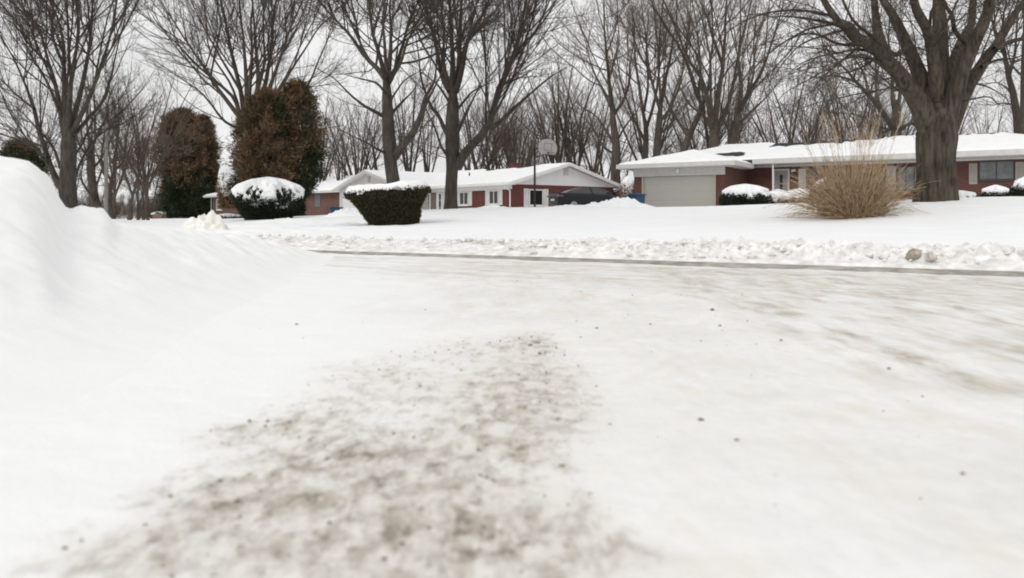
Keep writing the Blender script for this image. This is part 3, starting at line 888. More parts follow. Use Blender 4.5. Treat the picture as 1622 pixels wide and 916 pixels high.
# wing (front gable) at the far left
WY0, WY1, WX = 11.8, YL, -2.4
box('wall', M['siding2'], h2, WX + .2, 0, WY0, WY0 + .25, -.2, 3.0); box('wall', M['siding2'], h2, WX + .2, 0, WY1 - .25, WY1, -.2, 3.0)
wg = MB(); WM = (WY0 + WY1) / 2
wg.prism([(WY0, -.2), (WY1, -.2), (WY1, E2 - .02), (WM, RZ2 + .08), (WY0, E2 - .02)], WX - .02, WX + .2, 'x')
wg.build('gable_siding', M['siding2'], h2)
v2 = MB(); v2.box(WX - .06, WX - .022, WM - .22, WM + .22, 3.7, 4.25); v2.build('gable_vent', M['taupe'], h2)
gd2 = MB()
for r_ in range(4): gd2.box(WX - .06, WX - .024, WM + .4, WM + 5.3, .75 + r_ * .55, .75 + r_ * .55 + .54)
gd2.build('garage_door', M['white'], h2)
def hf2(x, y):
    a = RZ2 + .12 - SL * np.abs(x - XW / 2)
    b = RZ2 + .12 - (RZ2 - E2) / ((WY1 - WY0) / 2) * np.abs(y - WM)
    return np.where((x < XW / 2) & (y > WY0 - .6), np.where(x < -.6 + 1e-6, b, np.maximum(a, b)), a)
OV = .55
rects2 = [(-.6, XW + .6, -OV, YL + OV, (1, 1, 1, 1)), (WX - OV, -.6, WY0 - .6, YL + OV, (1, 0, 1, 1))]
def under2(x, y): return hf2(x, y) - .1
V = []; F = []
rf2 = None
def roof_thick(house, rects, hf, mat, th=.09):
    parts = ([], [], 0), ([], [], 0)
    out = []
    for dz, fl, nm, mt in ((0, 1, 'roof', mat), (-th, -1, 'soffit', M['white'])):
        V = []; F = []; base = 0
        for (x0, x1, y0, y1, _) in rects:
            xa = np.linspace(x0, x1, max(3, int((x1 - x0) / .25))); ya = np.linspace(y0, y1, max(3, int((y1 - y0) / .25)))
            A, Bq = np.meshgrid(xa, ya, indexing='ij')
            V.append(np.stack([A.ravel(), Bq.ravel(), hf(A, Bq).ravel() + dz], 1)); F.append(grid_faces(len(xa), len(ya))[:, ::fl] + base); base += A.size
        out.append(mesh_np(nm, np.concatenate(V), np.concatenate(F), mt, house, smooth=False))
    return out[0]
rf2 = roof_thick(h2, rects2, hf2, M['shingle'])
def bare2(x, y):
    n = fbm(x * 1.2, y * 1.2, seed=91)
    return np.exp(-((x - XW / 2 + .1) / (.35 + .25 * n)) ** 2) * .3 * sstep(2.5, 5, y) * (1 - sstep(9.5, 11, y))
snow_sheet(rf2, [(-.6, XW + .6, -OV, YL + OV, (1, 1, 1, 1)), (WX - OV, -.58, WY0 - .6, YL + OV, (1, 0, 1, 1))], hf2, .11, M['roofsnow'], 92, bare2)
for y in (-OV - .03, YL + OV + .03):
    for sx in (-1, 1):
        xe = XW / 2 + sx * (XW / 2 + .6)
        MB().bar((xe, y, RZ2 + .12 - SL * (XW / 2 + .6) - .08), (XW / 2 + sx * .001, y, RZ2 + .04), .05, .24).build('rake_board', M['white'], h2)
ws = (RZ2 - E2) / ((WY1 - WY0) / 2)
for sy in (-1, 1):
    ye = WM + sy * ((WY1 - WY0) / 2 + .6)
    MB().bar((WX - OV - .03, ye, RZ2 + .12 - ws * ((WY1 - WY0) / 2 + .6) - .08), (WX - OV - .03, WM + sy * .001, RZ2 + .04), .05, .24).build('rake_board', M['greywhite'], h2)
ez = RZ2 + .12 - SL * (XW / 2 + .6)
gt = MB(); gt.box(-.73, -.602, -OV, WY0 - .62, ez - .17, ez + .02); gt.box(XW + .602, XW + .73, -OV, YL + OV, ez - .17, ez + .02); gt.build('gutter', M['white'], h2)
sf = MB(); sf.box(-.6, -.035, -OV + .03, WY0 - .62, ez - .16, ez - .12); sf.box(-.03, -.004, .0, WY0 - .62, 2.62, 3.02); sf.build('frieze_board', M['white'], h2)
dsn = MB(); dsn.tube([(-.66, .2, ez - .17), (-.5, .16, ez - .35), (-.09, .12, ez - .6), (-.09, .12, .6)], .05, 8); dsn.build('downspout', M['white'], h2)
cb = MB(); cb.box(-.03, -.005, .25, .42, .4, 2.61); 
# windows on the long front (x = 0, facing -x)
zt = 2.6
for a0, a1 in ((1.62, 2.86), (5.62, 6.92)):
    window(h2, 'x', 0, a0, a1, zt - 1.1, zt, -1, M['white'], M['glass'], fw=.09, mull=1)
    shutter(h2, 'x', 0, a0 - .46, a0 - .05, zt - 1.14, zt + .03, -1, M['white'])
    shutter(h2, 'x', 0, a1 + .05, a1 + .46, zt - 1.14, zt + .03, -1, M['white'])
# entrance with side lights
box('front_door', M['door'], h2, -.06, -.004, 10.3, 11.25, .62, zt - .02)
window(h2, 'x', 0, 9.55, 10.1, .7, zt, -1, M['white'], M['glass'], fw=.1, mull=0, cross=2)
window(h2, 'x', 0, 11.45, 11.78, .7, zt, -1, M['white'], M['glass'], fw=.08, mull=0, cross=2)
dtr = MB(); dtr.box(-.1, -.004, 10.1, 10.3, .5, zt); dtr.box(-.1, -.004, 11.25, 11.45, .5, zt); dtr.build('door_trim', M['white'], h2)
shutter(h2, 'x', 0, 9.1, 9.5, .7, zt, -1, M['white'])
# window in the gable wall
window(h2, 'y', 0, 1.6, 3.0, zt - 1.2, zt + .06, -1, M['white'], M['glass'], fw=.09, mull=0)
shutter(h2, 'y', 0, 1.12, 1.55, zt - 1.28, zt + .1, -1, M['white'])
shutter(h2, 'y', 0, 3.06, 3.5, zt - 1.28, zt + .1, -1, M['white'])
pv = MB(); pv.tube([(2.6, 9.3, 3.7), (2.6, 9.3, 4.35)], .06, 8); pv.build('vent_pipe', M['black'], h2)
ch = MB(); ch.box(6.2, 6.8, 7.7, 8.4, 3.9, 5.25); ch.build('chimney', M['brick2'], h2)

# ---- left house
LC = np.array([-40.2, 106.0]); RC = np.array([-17.5, 84.0])
e3 = (RC - LC); LEN3 = float(np.linalg.norm(e3)); e3 /= LEN3
h3 = empty('brick_house', (LC[0], LC[1], 0), math.atan2(e3[1], e3[0]))
tag(h3, 'distant pinkish brick house half hidden by the brown evergreens', 'house')
E3 = 3.2
b3 = MB(); b3.box(0, LEN3, 0, .3, -.5, E3); b3.box(0, .3, .3, 9, -.5, E3); b3.box(LEN3 - .3, LEN3, .3, 9, -.5, E3); b3.box(.3, LEN3 - .3, 8.7, 9, -.5, E3)
b3.build('wall', M['brick3'], h3)
def hf3(x, y):
    return E3 + .2 + np.minimum(np.minimum((x + .8) * .32, (LEN3 + .8 - x) * .32), np.minimum((y + .8) * .34, (9.8 - y) * .34))
r3 = [(-.8, LEN3 + .8, -.8, 9.8, (1, 1, 1, 1))]
rf3 = roof_sheet(h3, r3, hf3, M['shingle'], E3 + .02)
snow_sheet(rf3, r3, hf3, .22, M['roofsnow'], 101)
g3 = MB(); g3.box(-.93, LEN3 + .93, -.93, -.802, E3, E3 + .25); g3.box(-.93, -.802, -.8, 9.8, E3, E3 + .25); g3.box(LEN3 + .802, LEN3 + .93, -.8, 9.8, E3, E3 + .25)
g3.build('gutter', M['greywhite'], h3)
MB().tube([(-.1, -.15, -.3), (-.1, -.15, E3 - .05)], .06, 8).build('downspout', M['greywhite'], h3)
def at3(pxx):
    a = (pxx - CX) / FPX
    return (a * LC[1] - LC[0]) / (e3[0] - a * e3[1])
window(h3, 'y', 0, at3(343.5), at3(352), 1.5, 3.0, -1, M['white'], M['glass'], fw=.14, mull=0, cross=1)
window(h3, 'y', 0, at3(370), at3(384), 1.9, 2.9, -1, M['white'], M['glass'], fw=.14, mull=1)
shutter(h3, 'y', 0, at3(499), at3(507.5), 1.75, 3.1, -1, M['shutter_g'])
shutter(h3, 'y', 0, at3(538), at3(546), 1.75, 3.1, -1, M['shutter_g'])
window(h3, 'y', 0, at3(508), at3(537.5), 1.8, 3.05, -1, M['brick3'], M['glass2'], mull=1) if False else None

# ---- fence between the right and middle houses, with a snowy shed behind
fe = empty('wooden_fence', (px(983, 320, 59)[0], 59, 0), .12)
tag(fe, 'short grey board fence between the middle house and the garage', 'fence')
zf = .9
fb_ = MB()
for i in range(14): fb_.box(i * .15, i * .15 + .135, -.012, .012, zf - .3, zf + 1.3 + .02 * math.sin(i * 2.1))
fb_.build('board_panel', M['wood'], fe)
for i in (0, 1.02, 2.0): MB().box(i, i + .09, .015, .1, zf - .4, zf + 1.36).build('post', M['wood'], fe)
MB().box(0, 2.1, .014, .05, zf + .9, zf + 1.0).build('rail', M['wood'], fe)
shd = empty('garden_shed', (px(997, 300, 66)[0], 66, 0), .2)
tag(shd, 'small shed with a snow covered roof in the gap between two houses', 'shed')
MB().box(-1.2, 1.2, 0, 2.2, .5, 2.5).build('wall', M['shedwall'], shd)
sr = MB(); sr.prism([(-1.5, 2.45), (0, 3.1), (1.5, 2.45), (1.5, 2.55), (0, 3.22), (-1.5, 2.55)], -.3, 2.5, 'y'); sro = sr.build('roof', M['shingle'], shd)
ssn = MB(); ssn.prism([(-1.45, 2.56), (0, 3.23), (1.45, 2.56), (1.4, 2.75), (0, 3.42), (-1.4, 2.75)], -.28, 2.48, 'y'); ssn.build('roof_snow', M['roofsnow'], sro, bevel=.04)
# far shed at the left
p = px(252, 344, 120)
sh2 = empty('garden_shed', (p[0], p[1], 0), -.1)
tag(sh2, 'tiny far brown shed with a snowy roof left of the evergreens', 'shed')
MB().box(-1.0, 1.0, 0, 1.6, -.3, .95).build('wall', M['shedwall'], sh2)
sr2 = MB(); sr2.prism([(-1.2, .95), (0, 1.35), (1.2, .95), (1.2, 1.15), (0, 1.55), (-1.2, 1.15)], -.2, 1.8, 'y'); sr2.build('roof', M['roofsnow'], sh2)

# ------------------------------------------------------------------ basketball hoop
pb = px(847, 330, 46)
bh_ = empty('basketball_hoop', (pb[0], pb[1], gz(pb[0], pb[1])), 0)
tag(bh_, 'black pole basketball hoop with a pale fan shaped backboard', 'basketball hoop')
zh = 4.55 - bh_.location.z
MB().tube([(0, 0, -.3), (0, 0, zh)], .062, 12).build('pole', M['black'], bh_, smooth=False)
ea = Vector((.6, -.8, 0)); sd = Vector((.8, .6, 0))
bc = ea * 1.2 + Vector((0, 0, zh - .03))
ar = MB()
for q in (-.22, .22):
    ar.bar(Vector((0, 0, zh - .1)) + sd * 0, bc + sd * q + Vector((0, 0, .2)) - ea * .03, .035, .035); ar.bar(Vector((0, 0, zh - .6)), bc + sd * q + Vector((0, 0, -.25)) - ea * .03, .035, .035)
ar.build('bracket', M['black'], bh_)
out = [(-.5, -.4), (.5, -.4), (.66, -.22), (.69, .02), (.6, .24), (.42, .4), (.15, .47), (-.15, .47), (-.42, .4), (-.6, .24), (-.69, .02), (-.66, -.22)]
bb = MB(); n = len(out)
vs = [bc + sd * a + Vector((0, 0, b)) - ea * .015 for a, b in out] + [bc + sd * a + Vector((0, 0, b)) + ea * .015 for a, b in out]
bb.add(vs, [tuple(range(n)), tuple(range(2*n-1, n-1, -1))] + [(i, n+i, n+(i+1)%n, (i+1)%n) for i in range(n)])
bbo = bb.build('backboard', M['board'], bh_)
ln = MB(); fc = bc + ea * .019
for (a0, b0), (a1, b1) in (((-.27, -.2), (.27, -.2)), ((-.27, .22), (.27, .22)), ((-.27, -.2), (-.27, .22)), ((.27, -.2), (.27, .22))):
    ln.bar(fc + sd * a0 + Vector((0, 0, b0)), fc + sd * a1 + Vector((0, 0, b1)), .05 if b0 == b1 else .006, .006 if b0 == b1 else .05, up=(ea if b0 == b1 else ea)) if False else ln.bar(fc + sd * a0 + Vector((0, 0, b0)), fc + sd * a1 + Vector((0, 0, b1)), .045, .006, up=ea)
ln.build('target_square', M['line'], bbo)
rc = bc + ea * .28 + Vector((0, 0, -.34))
MB().tube([rc + (ea * cos(a) + sd * sin(a)) * .23 for a in np.linspace(0, 2 * pi, 25)], .012, 6).bar(bc + ea * .02 + Vector((0, 0, -.33)), rc - ea * .2, .1, .08).build('rim', M['orange'], bh_)

# ------------------------------------------------------------------ parked car
def loft(secs, name, mat, parent, close=True, sub=1):
    n = len(secs[0]); V = np.array(secs).reshape(-1, 3)
    F = [(i*n+k, i*n+(k+1) % n, (i+1)*n+(k+1) % n, (i+1)*n+k) for i in range(len(secs)-1) for k in range(n)]
    me = bpy.data.meshes.new(name); me.from_pydata([tuple(v) for v in V], [], F + [tuple(range(n-1, -1, -1)), tuple((len(secs)-1)*n+k for k in range(n))])
    bm = bmesh.new(); bm.from_mesh(me); bmesh.ops.recalc_face_normals(bm, faces=bm.faces); bm.to_mesh(me); bm.free()
    o = link_mesh(name, me, mat, parent, True)
    if sub:
        md = o.modifiers.new('s', 'SUBSURF'); md.levels = sub; md.render_levels = sub
    return o
hd = G2 * .93 + np.array([.26, -.2]); hd /= np.linalg.norm(hd)
pc = px(898, 330, 49.2)
car = empty('parked_car', (pc[0] - .85, pc[1] + .5, .93), math.atan2(hd[1], hd[0]))
car.scale = (1.1, 1.1, 1.08)
tag(car, 'dark grey fastback sedan parked by the garage end of the middle house', 'car')
# x: 0 rear .. 4.7 front ; y: width ; z: height
st_ = [(0.0, .60, .40, .86, .72), (.08, .80, .30, 1.0, .78), (.35, .88, .24, 1.06, .82), (1.0, .92, .20, 1.04, .84), (2.3, .925, .19, .97, .86), (3.4, .92, .20, .92, .84), (4.2, .88, .24, .80, .76), (4.58, .74, .30, .66, .62), (4.7, .5, .38, .56, .45)]
secs = []
for x, w, z0, zb, wt in st_:
    zm = z0 + (zb - z0) * .55
    half = [(w * .86, z0), (w, z0 + .16), (w, zm), (w * .97, zb - .05), (wt, zb), (wt * .5, zb + .02)]
    secs.append([(x, -a, b) for a, b in half] + [(x, a, b) for a, b in half[::-1]])
cb_ = loft(secs, 'body', M['car'], car, sub=2)
gs = [(.5, .6, 1.04, 1.06, .5), (.9, .78, 1.03, 1.2, .58), (1.5, .8, 1.02, 1.37, .58), (2.1, .8, .99, 1.43, .57), (2.6, .8, .96, 1.42, .57), (3.1, .78, .93, 1.28, .56), (3.65, .68, .9, .94, .55)]
secs = []
for x, wb, zb, zt_, wt in gs:
    half = [(wb, zb - .08), (wb, zb), ((wb + wt) / 2 + .03, (zb + zt_) / 2), (wt + .02, zt_ - .03), (wt * .6, zt_)]
    secs.append([(x, -a, b) for a, b in half] + [(x, a, b) for a, b in half[::-1]])
loft(secs, 'cabin_glass', M['carglass'], car, sub=2)
rr_ = []
for x, wt, z in ((.75, .48, 1.13), (1.1, .53, 1.275), (1.5, .56, 1.375), (2.1, .565, 1.432), (2.6, .56, 1.42), (2.85, .54, 1.375)):
    rr_.append([(x, -wt, z - .03), (x, -wt * .6, z + .012), (x, wt * .6, z + .012), (x, wt, z - .03), (x, wt * .6, z - .02), (x, -wt * .6, z - .02)])
for sy in (-1, 1):
    MB().tube([(.6, sy * .67, 1.08), (1.1, sy * .665, 1.26), (1.6, sy * .645, 1.36), (2.15, sy * .64, 1.4), (2.65, sy * .645, 1.37), (3.15, sy * .7, 1.19), (3.6, sy * .74, .95)], .022, 6).build('roof_rail', M['car'], car)
    MB().bar((2.15, sy * .815, .98), (2.05, sy * .655, 1.38), .05, .02).build('door_pillar', M['car'], car)
    tl = MB().box(-.005, .3, min(sy * .52, sy * .86), max(sy * .52, sy * .86), .8, .92).build('tail_light', M['tail'], car, bevel=.03)
    MB().box(2.95, 3.15, min(sy * .9, sy * 1.08), max(sy * .9, sy * 1.08), .96, 1.08).build('mirror', M['car'], car, bevel=.03)
    for wx in (.9, 3.75):
        ty = MB().tube([(wx, sy * .7, .33), (wx, sy * .93, .33)], .335, 24).build('wheel', M['tyre'], car)
        MB().tube([(wx, sy * .925, .33), (wx, sy * .94, .33)], .22, 16).build('rim', M['alloy'], ty)
MB().box(-.03, .0, -.26, .26, .58, .7).build('number_plate', M['greywhite'], car)
MB().bar((.2, -.7, 1.085), (.2, .7, 1.085), .16, .025).build('boot_lip', M['car'], car)

# ------------------------------------------------------------------ bins
def bin_(loc, rz, label, sc=1.0):
    b = empty('wheelie_bin', loc, rz); b.scale = (sc, sc, sc)
    tag(b, label, 'bin')
    mb = MB(); mb.add([(-.24,-.28,.08),(.24,-.28,.08),(.24,.26,.08),(-.24,.26,.08),(-.3,-.36,1.0),(.3,-.36,1.0),(.3,.36,1.0),(-.3,.36,1.0)],
                      [(0,3,2,1),(4,5,6,7),(0,1,5,4),(1,2,6,5),(2,3,7,6),(3,0,4,7)]); mb.build('bin_body', M['blue'], b, bevel=.02)
    mb = MB(); mb.prism([(-.4, 1.003), (.4, 1.003), (.42, 1.05), (.3, 1.1), (-.3, 1.1), (-.42, 1.05)], -.33, .33, 'x'); mb.build('lid', M['blue'], b, bevel=.01)
    for sx in (-.27, .27): MB().tube([(sx - .025, .28, .1), (sx + .025, .28, .1)], .1, 14).build('wheel', M['tyre'], b)
    MB().tube([(-.26, .43, .98), (.26, .43, .98)], .016, 8).build('handle', M['black'], b)
    return b
p = px(1009, 328, 50.5); bin_((p[0], p[1], p[2] - .42), .5, 'blue wheeled bin standing at the left edge of the beige garage door', 1.15)
p = px(1000, 328, 51.5); bin_((p[0] - .05, p[1], p[2] - .42), .3, 'blue wheeled bin between the dark car and the other bin', 1.05)
p = px(533, 343, 57); bin_((p[0], p[1], p[2] - .35), 1.2, 'small blue bin at the brick wall left of the flat topped bush', .95)

# ------------------------------------------------------------------ mailbox and pole at the left
p = px(149, 345, 33)
mbx = empty('mailbox', (p[0], p[1], gz(p[0], p[1])), 0)
tag(mbx, 'dark mailbox with a pale plate beside the left tree trunk', 'mailbox')
zt_ = px(0, 325, 33)[2] - mbx.location.z
MB().box(-.05, .05, -.05, .05, -.3, zt_ - .38).build('post', M['wood'], mbx)
bm_ = MB(); pr_ = [(-.36, 0), (.36, 0), (.36, .2)] + [(.36 * cos(a), .2 + .13 * sin(a)) for a in np.linspace(.3, pi - .3, 7)] + [(-.36, .2)]
bm_.prism([(a, b + zt_ - .38) for a, b in pr_], -.14, .14, 'y'); bo = bm_.build('box', M['mail'], mbx)
MB().box(-.16, .16, -.16, -.142, zt_ - .29, zt_ - .2).build('plate', M['greywhite'], mbx)
p = px(168, 345, 42)
up = empty('utility_pole', (p[0], p[1], gz(p[0], p[1])), 0)
tag(up, 'weathered pale grey wooden pole right of the left tree', 'pole')
zt_ = px(0, 196, 42)[2] - up.location.z
MB().tube([(0, 0, -.3), (0, 0, zt_ * .5), (.03, 0, zt_)], [.1, .09, .075], 12).build('shaft', M['pole'], up)
MB().tube([(.03, 0, zt_), (.03, 0, zt_ + .08)], [.085, .05], 12).build('cap', M['pole'], up)

# ------------------------------------------------------------------ trees
def tubes(P, Rr, sides, jit=None):
    """P (n,m,3) R (n,m) -> verts, quads"""
    n, m_, _ = P.shape
    T = np.gradient(P, axis=1); T /= np.linalg.norm(T, axis=2, keepdims=True) + 1e-9
    ref = np.where(np.abs(T[:, :1, 2:3]) < .8, np.array([0, 0, 1.]), np.array([1., 0, 0]))
    ref = np.repeat(ref, m_, 1)
    A = np.cross(T, ref); A /= np.linalg.norm(A, axis=2, keepdims=True) + 1e-9
    Bv = np.cross(T, A)
    an = np.arange(sides) * 2 * pi / sides
    ca, sa = np.cos(an), np.sin(an)
    V = P[:, :, None, :] + Rr[:, :, None, None] * (A[:, :, None, :] * ca[:, None] + Bv[:, :, None, :] * sa[:, None])
    b = np.arange(n)[:, None, None] * m_ * sides; i = np.arange(m_ - 1)[None, :, None] * sides; k = np.arange(sides)[None, None, :]; k2 = (k + 1) % sides
    F = np.stack([b + i + k, b + i + k2, b + i + sides + k2, b + i + sides + k], -1).reshape(-1, 4)
    return V.reshape(-1, 3), F

def resample(pts, m_):
    pts = np.asarray(pts, float)
    if len(pts) == 2: pts = np.array([pts[0], (pts[0] + pts[1]) / 2, pts[1]])
    q = np.vstack([2 * pts[0] - pts[1], pts, 2 * pts[-1] - pts[-2]])
    out = []
    for i in range(1, len(q) - 2):
        for t in np.linspace(0, 1, 12, endpoint=False):
            a, b, c, d = q[i-1], q[i], q[i+1], q[i+2]
            out.append(.5 * ((2*b) + (c-a)*t + (2*a-5*b+4*c-d)*t*t + (-a+3*b-3*c+d)*t**3))
    out.append(pts[-1]); out = np.array(out)
    L_ = np.r_[0, np.cumsum(np.linalg.norm(np.diff(out, axis=0), axis=1))]
    u_ = np.linspace(0, L_[-1], m_)
    return np.stack([np.interp(u_, L_, out[:, k]) for k in range(3)], 1), L_[-1]

def children(P, Rr, Ls, spacing, tmin, ang, lf, up, wig, npts, rs, rk, rmin, taper=.4, maxlen=9, droop=0.):
    n, m_, _ = P.shape
    cnt = rs.poisson(np.maximum(Ls * (1 - tmin) / spacing, .01))
    idx = np.repeat(np.arange(n), cnt); k = len(idx)
    if k == 0: return None
    t = tmin + (1 - tmin) * rs.random(k) ** .9
    f = t * (m_ - 1.001); i = f.astype(int); w = (f - i)[:, None]
    pos = P[idx, i] * (1 - w) + P[idx, i+1] * w
    rp = Rr[idx, i] * (1 - w[:, 0]) + Rr[idx, i+1] * w[:, 0]
    tan = P[idx, i+1] - P[idx, i]; tan /= np.linalg.norm(tan, axis=1, keepdims=True) + 1e-9
    rv = rs.normal(size=(k, 3)); pe = np.cross(tan, rv); pe /= np.linalg.norm(pe, axis=1, keepdims=True) + 1e-9
    a = np.radians(rs.normal(ang, 11, k)).clip(.25, 1.5)
    d = np.cos(a)[:, None] * tan + np.sin(a)[:, None] * pe
    L_ = np.minimum(lf * rs.uniform(.55, 1.15, k) * Ls[idx] * (1 - .72 * t), maxlen) + spacing * .5
    r0 = np.clip(L_ * rk, rmin, np.maximum(rp * .62, rmin))
    pts = [pos]; dd = d
    for s in range(npts - 1):
        dd = dd + rs.normal(size=(k, 3)) * wig
        dd[:, 2] += up - droop * s / (npts - 1)
        dd = dd / np.linalg.norm(dd, axis=1, keepdims=True)
        pts.append(pts[-1] + dd * (L_ / (npts - 1))[:, None])
    Pc = np.stack(pts, 1)
    Rc = r0[:, None] * np.linspace(1, taper, npts)[None, :]
    return Pc, np.maximum(Rc, rmin * .6), L_

def make_tree(name, base, trunk, limbs, label, seed, bark, twig, group=None, sp=(.62, .38, .23, .165), lf=(.68, .56, .55, .55), up=.07, ang=32, sides0=14,
              rmin=.0045, droop=0., furrow=0., levels=4, loc=None, tag_it=True):
    """trunk: list of (pts(m,3), r0, r1);  limbs: same, they form the crown with everything that grows from them"""
    rs = np.random.default_rng(seed)
    root = empty(name, tuple(base))
    if tag_it: tag(root, label, 'tree', group)
    b = np.array(base)
    V = []; F = []; o = 0
    for pts, ra, flare in trunk:
        m_ = 26
        ra = list(ra); ra = ra[:-1] + [ra[-1] * .9, ra[-1] * .45]; pts = np.vstack([pts, pts[-1] + (pts[-1] - pts[-2]) * .18])
        P, L_ = resample(np.array(pts) - b, m_)
        ra = np.interp(np.linspace(0, 1, m_), np.linspace(0, 1, len(ra)), ra)
        if flare: ra = ra * (1 + flare * np.exp(-np.linspace(0, L_, m_) / .45))
        v, f = tubes(P[None], ra[None], 28 if furrow else sides0)
        if furrow:
            ns = 28; an = np.tile(np.arange(ns), m_); hh = np.repeat(np.linspace(0, L_, m_), ns)
            c = np.repeat(P, ns, 0)
            k = 1 + furrow * fbm(np.cos(an*2*pi/ns) * 3.2 + hh * .12, np.sin(an*2*pi/ns) * 3.2, hh * .5, seed=seed, oct=3) 
            v = c + (v - c) * k[:, None]
        V.append(v); F.append(f + o); o += len(v)
    mesh_np('trunk', np.concatenate(V), np.concatenate(F), bark, root)
    m0 = 18
    PP = []; RR = []; LL = []
    for pts, ra in limbs:
        P, L_ = resample(np.array(pts) - b, m0)
        jj = rs.normal(size=P.shape) * .010 * L_ * np.sin(np.linspace(0, pi, m0))[:, None] * .6
        P = P + np.cumsum(jj, 0) * .25
        PP.append(P); RR.append(np.interp(np.linspace(0, 1, m0), np.linspace(0, 1, len(ra)), ra)); LL.append(L_)
    PP, RR, LL = np.array(PP), np.array(RR), np.array(LL)
    V = []; F = []; MI = []; o = 0
    v, f = tubes(PP, RR, 9); V.append(v); F.append(f); MI.append(np.zeros(len(f), int)); o += len(v)
    cur = (PP, RR, LL)
    conf = [(sp[0], .12, ang, lf[0], up, .06, 9, .0072, rmin * 1.5, 5), (sp[1], .12, ang + 3, lf[1], up, .09, 7, .0072, rmin * 1.2, 4),
            (sp[2], .15, ang + 5, lf[2], up * .7, .13, 5, .0085, rmin, 3), (sp[3], .2, ang + 5, lf[3], up * .5, .15, 4, .009, rmin * .85, 3)]
    for lv in range(levels):
        s_, tm, ag, lfv, u_, wg, npt, rk, rm, sides = conf[lv]
        r = children(*cur, s_, tm, ag, lfv, u_, wg, npt, rs, rk, rm, droop=droop)
        if r is None: break
        v, f = tubes(r[0], r[1], sides); V.append(v); F.append(f + o); MI.append(np.full(len(f), 0 if lv == 0 else 1)); o += len(v)
        cur = r
    mesh_np('crown', np.concatenate(V), np.concatenate(F), [bark, twig], root, mi=np.concatenate(MI))
    return root

Zs = {1: 0, 2: 230, 3: 500, 4: 840, 5: 1222}
def zpts(zn, pts, Y, dy=0.):
    """points read from an enlarged crop -> world, drifting dy in depth along the limb"""
    n_ = len(pts); out = []
    for i, (a, b_) in enumerate(pts):
        out.append(px(Zs[zn] + a / 2.41, b_ / 2.41, Y + dy * i / max(1, n_ - 1)))
    return np.array(out)
def extend(P, L_, rs):
    """carry a limb on above the picture"""
    d = P[-1] - P[-2]; d = d / np.linalg.norm(d); d2 = d + np.array([0, 0, .25]) + rs.normal(size=3) * .12; d2 /= np.linalg.norm(d2)
    d3 = d2 + rs.normal(size=3) * .15 + np.array([0, 0, .1]); d3 /= np.linalg.norm(d3)
    return np.vstack([P, P[-1] + d2 * L_ * .5, P[-1] + d2 * L_ * .5 + d3 * L_ * .5])

def hero(name, zn, Y, base_zy, trunk, limbs, label, seed, bark, twig, ext=4.0, flare=.35, **kw):
    rs = np.random.default_rng(seed + 500)
    k = Y / FPX / 2.41
    tr = []
    for pts, ws in trunk:
        tr.append((zpts(zn, pts, Y), [w * k / 2 for w in ws], flare))
    base_ = tr[0][0][0].copy()
    li = []
    for l in limbs:
        pts, w0, w1 = l[:3]
        dy = l[3] if len(l) > 3 else rs.uniform(-.16, .16) * Y * min(1, len(pts) / 4)
        P = zpts(zn, pts, Y, dy)
        ra = [w0 * k / 2, w1 * k / 2]
        if pts[-1][1] < 60:
            P = extend(P, ext, rs); ra = [w0 * k / 2, (w0 * .45 + w1 * .55) * k / 2, w1 * k / 2, w1 * k / 2 * .6, .012]
        else:
            ra = [w0 * k / 2, (w0 * .5 + w1 * .5) * k / 2, w1 * k / 2, max(.007, w1 * k / 2 * .4)]
        li.append((P, ra))
    return make_tree(name, base_, tr, li, label, seed, bark, twig, **kw)

# the two yard trees before the middle house
hero('bare_tree', 3, 33, 0, [([(312, 800), (306, 740), (296, 690), (284, 600), (276, 450), (270, 300)], [54, 50, 48, 52, 44, 42])],
 [([(270,310),(238,265),(180,205),(130,130),(80,70),(30,15)], 24, 9), ([(268,305),(240,200),(215,120),(200,10)], 20, 8), ([(272,300),(262,170),(255,80),(262,5)], 16, 7),
  ([(276,300),(285,200),(286,120),(283,5)], 22, 9), ([(280,305),(310,250),(340,150),(360,70),(388,5)], 20, 8), ([(282,310),(325,240),(352,150),(410,80),(470,20)], 14, 6),
  ([(300,600),(330,560),(375,500),(405,430),(420,370),(452,310),(462,200),(450,100)], 36, 8), ([(405,430),(440,360),(470,300),(500,240)], 13, 5),
  ([(268,450),(225,425),(180,400),(125,355),(70,300),(0,260)], 16, 5), ([(268,585),(235,570),(200,548),(140,520),(70,480)], 12, 4), ([(284,440),(330,390),(370,350),(400,300)], 14, 5),
  ([(272,360),(230,320),(160,300),(90,280)], 11, 4), ([(276,400),(320,330),(350,300),(420,260)],10,4), ([(274,330),(300,280),(312,180),(330,60)], 14, 6)],
 'tall bare tree rising behind the flat topped trimmed bush', 11, M['bark2'], M['twig'])
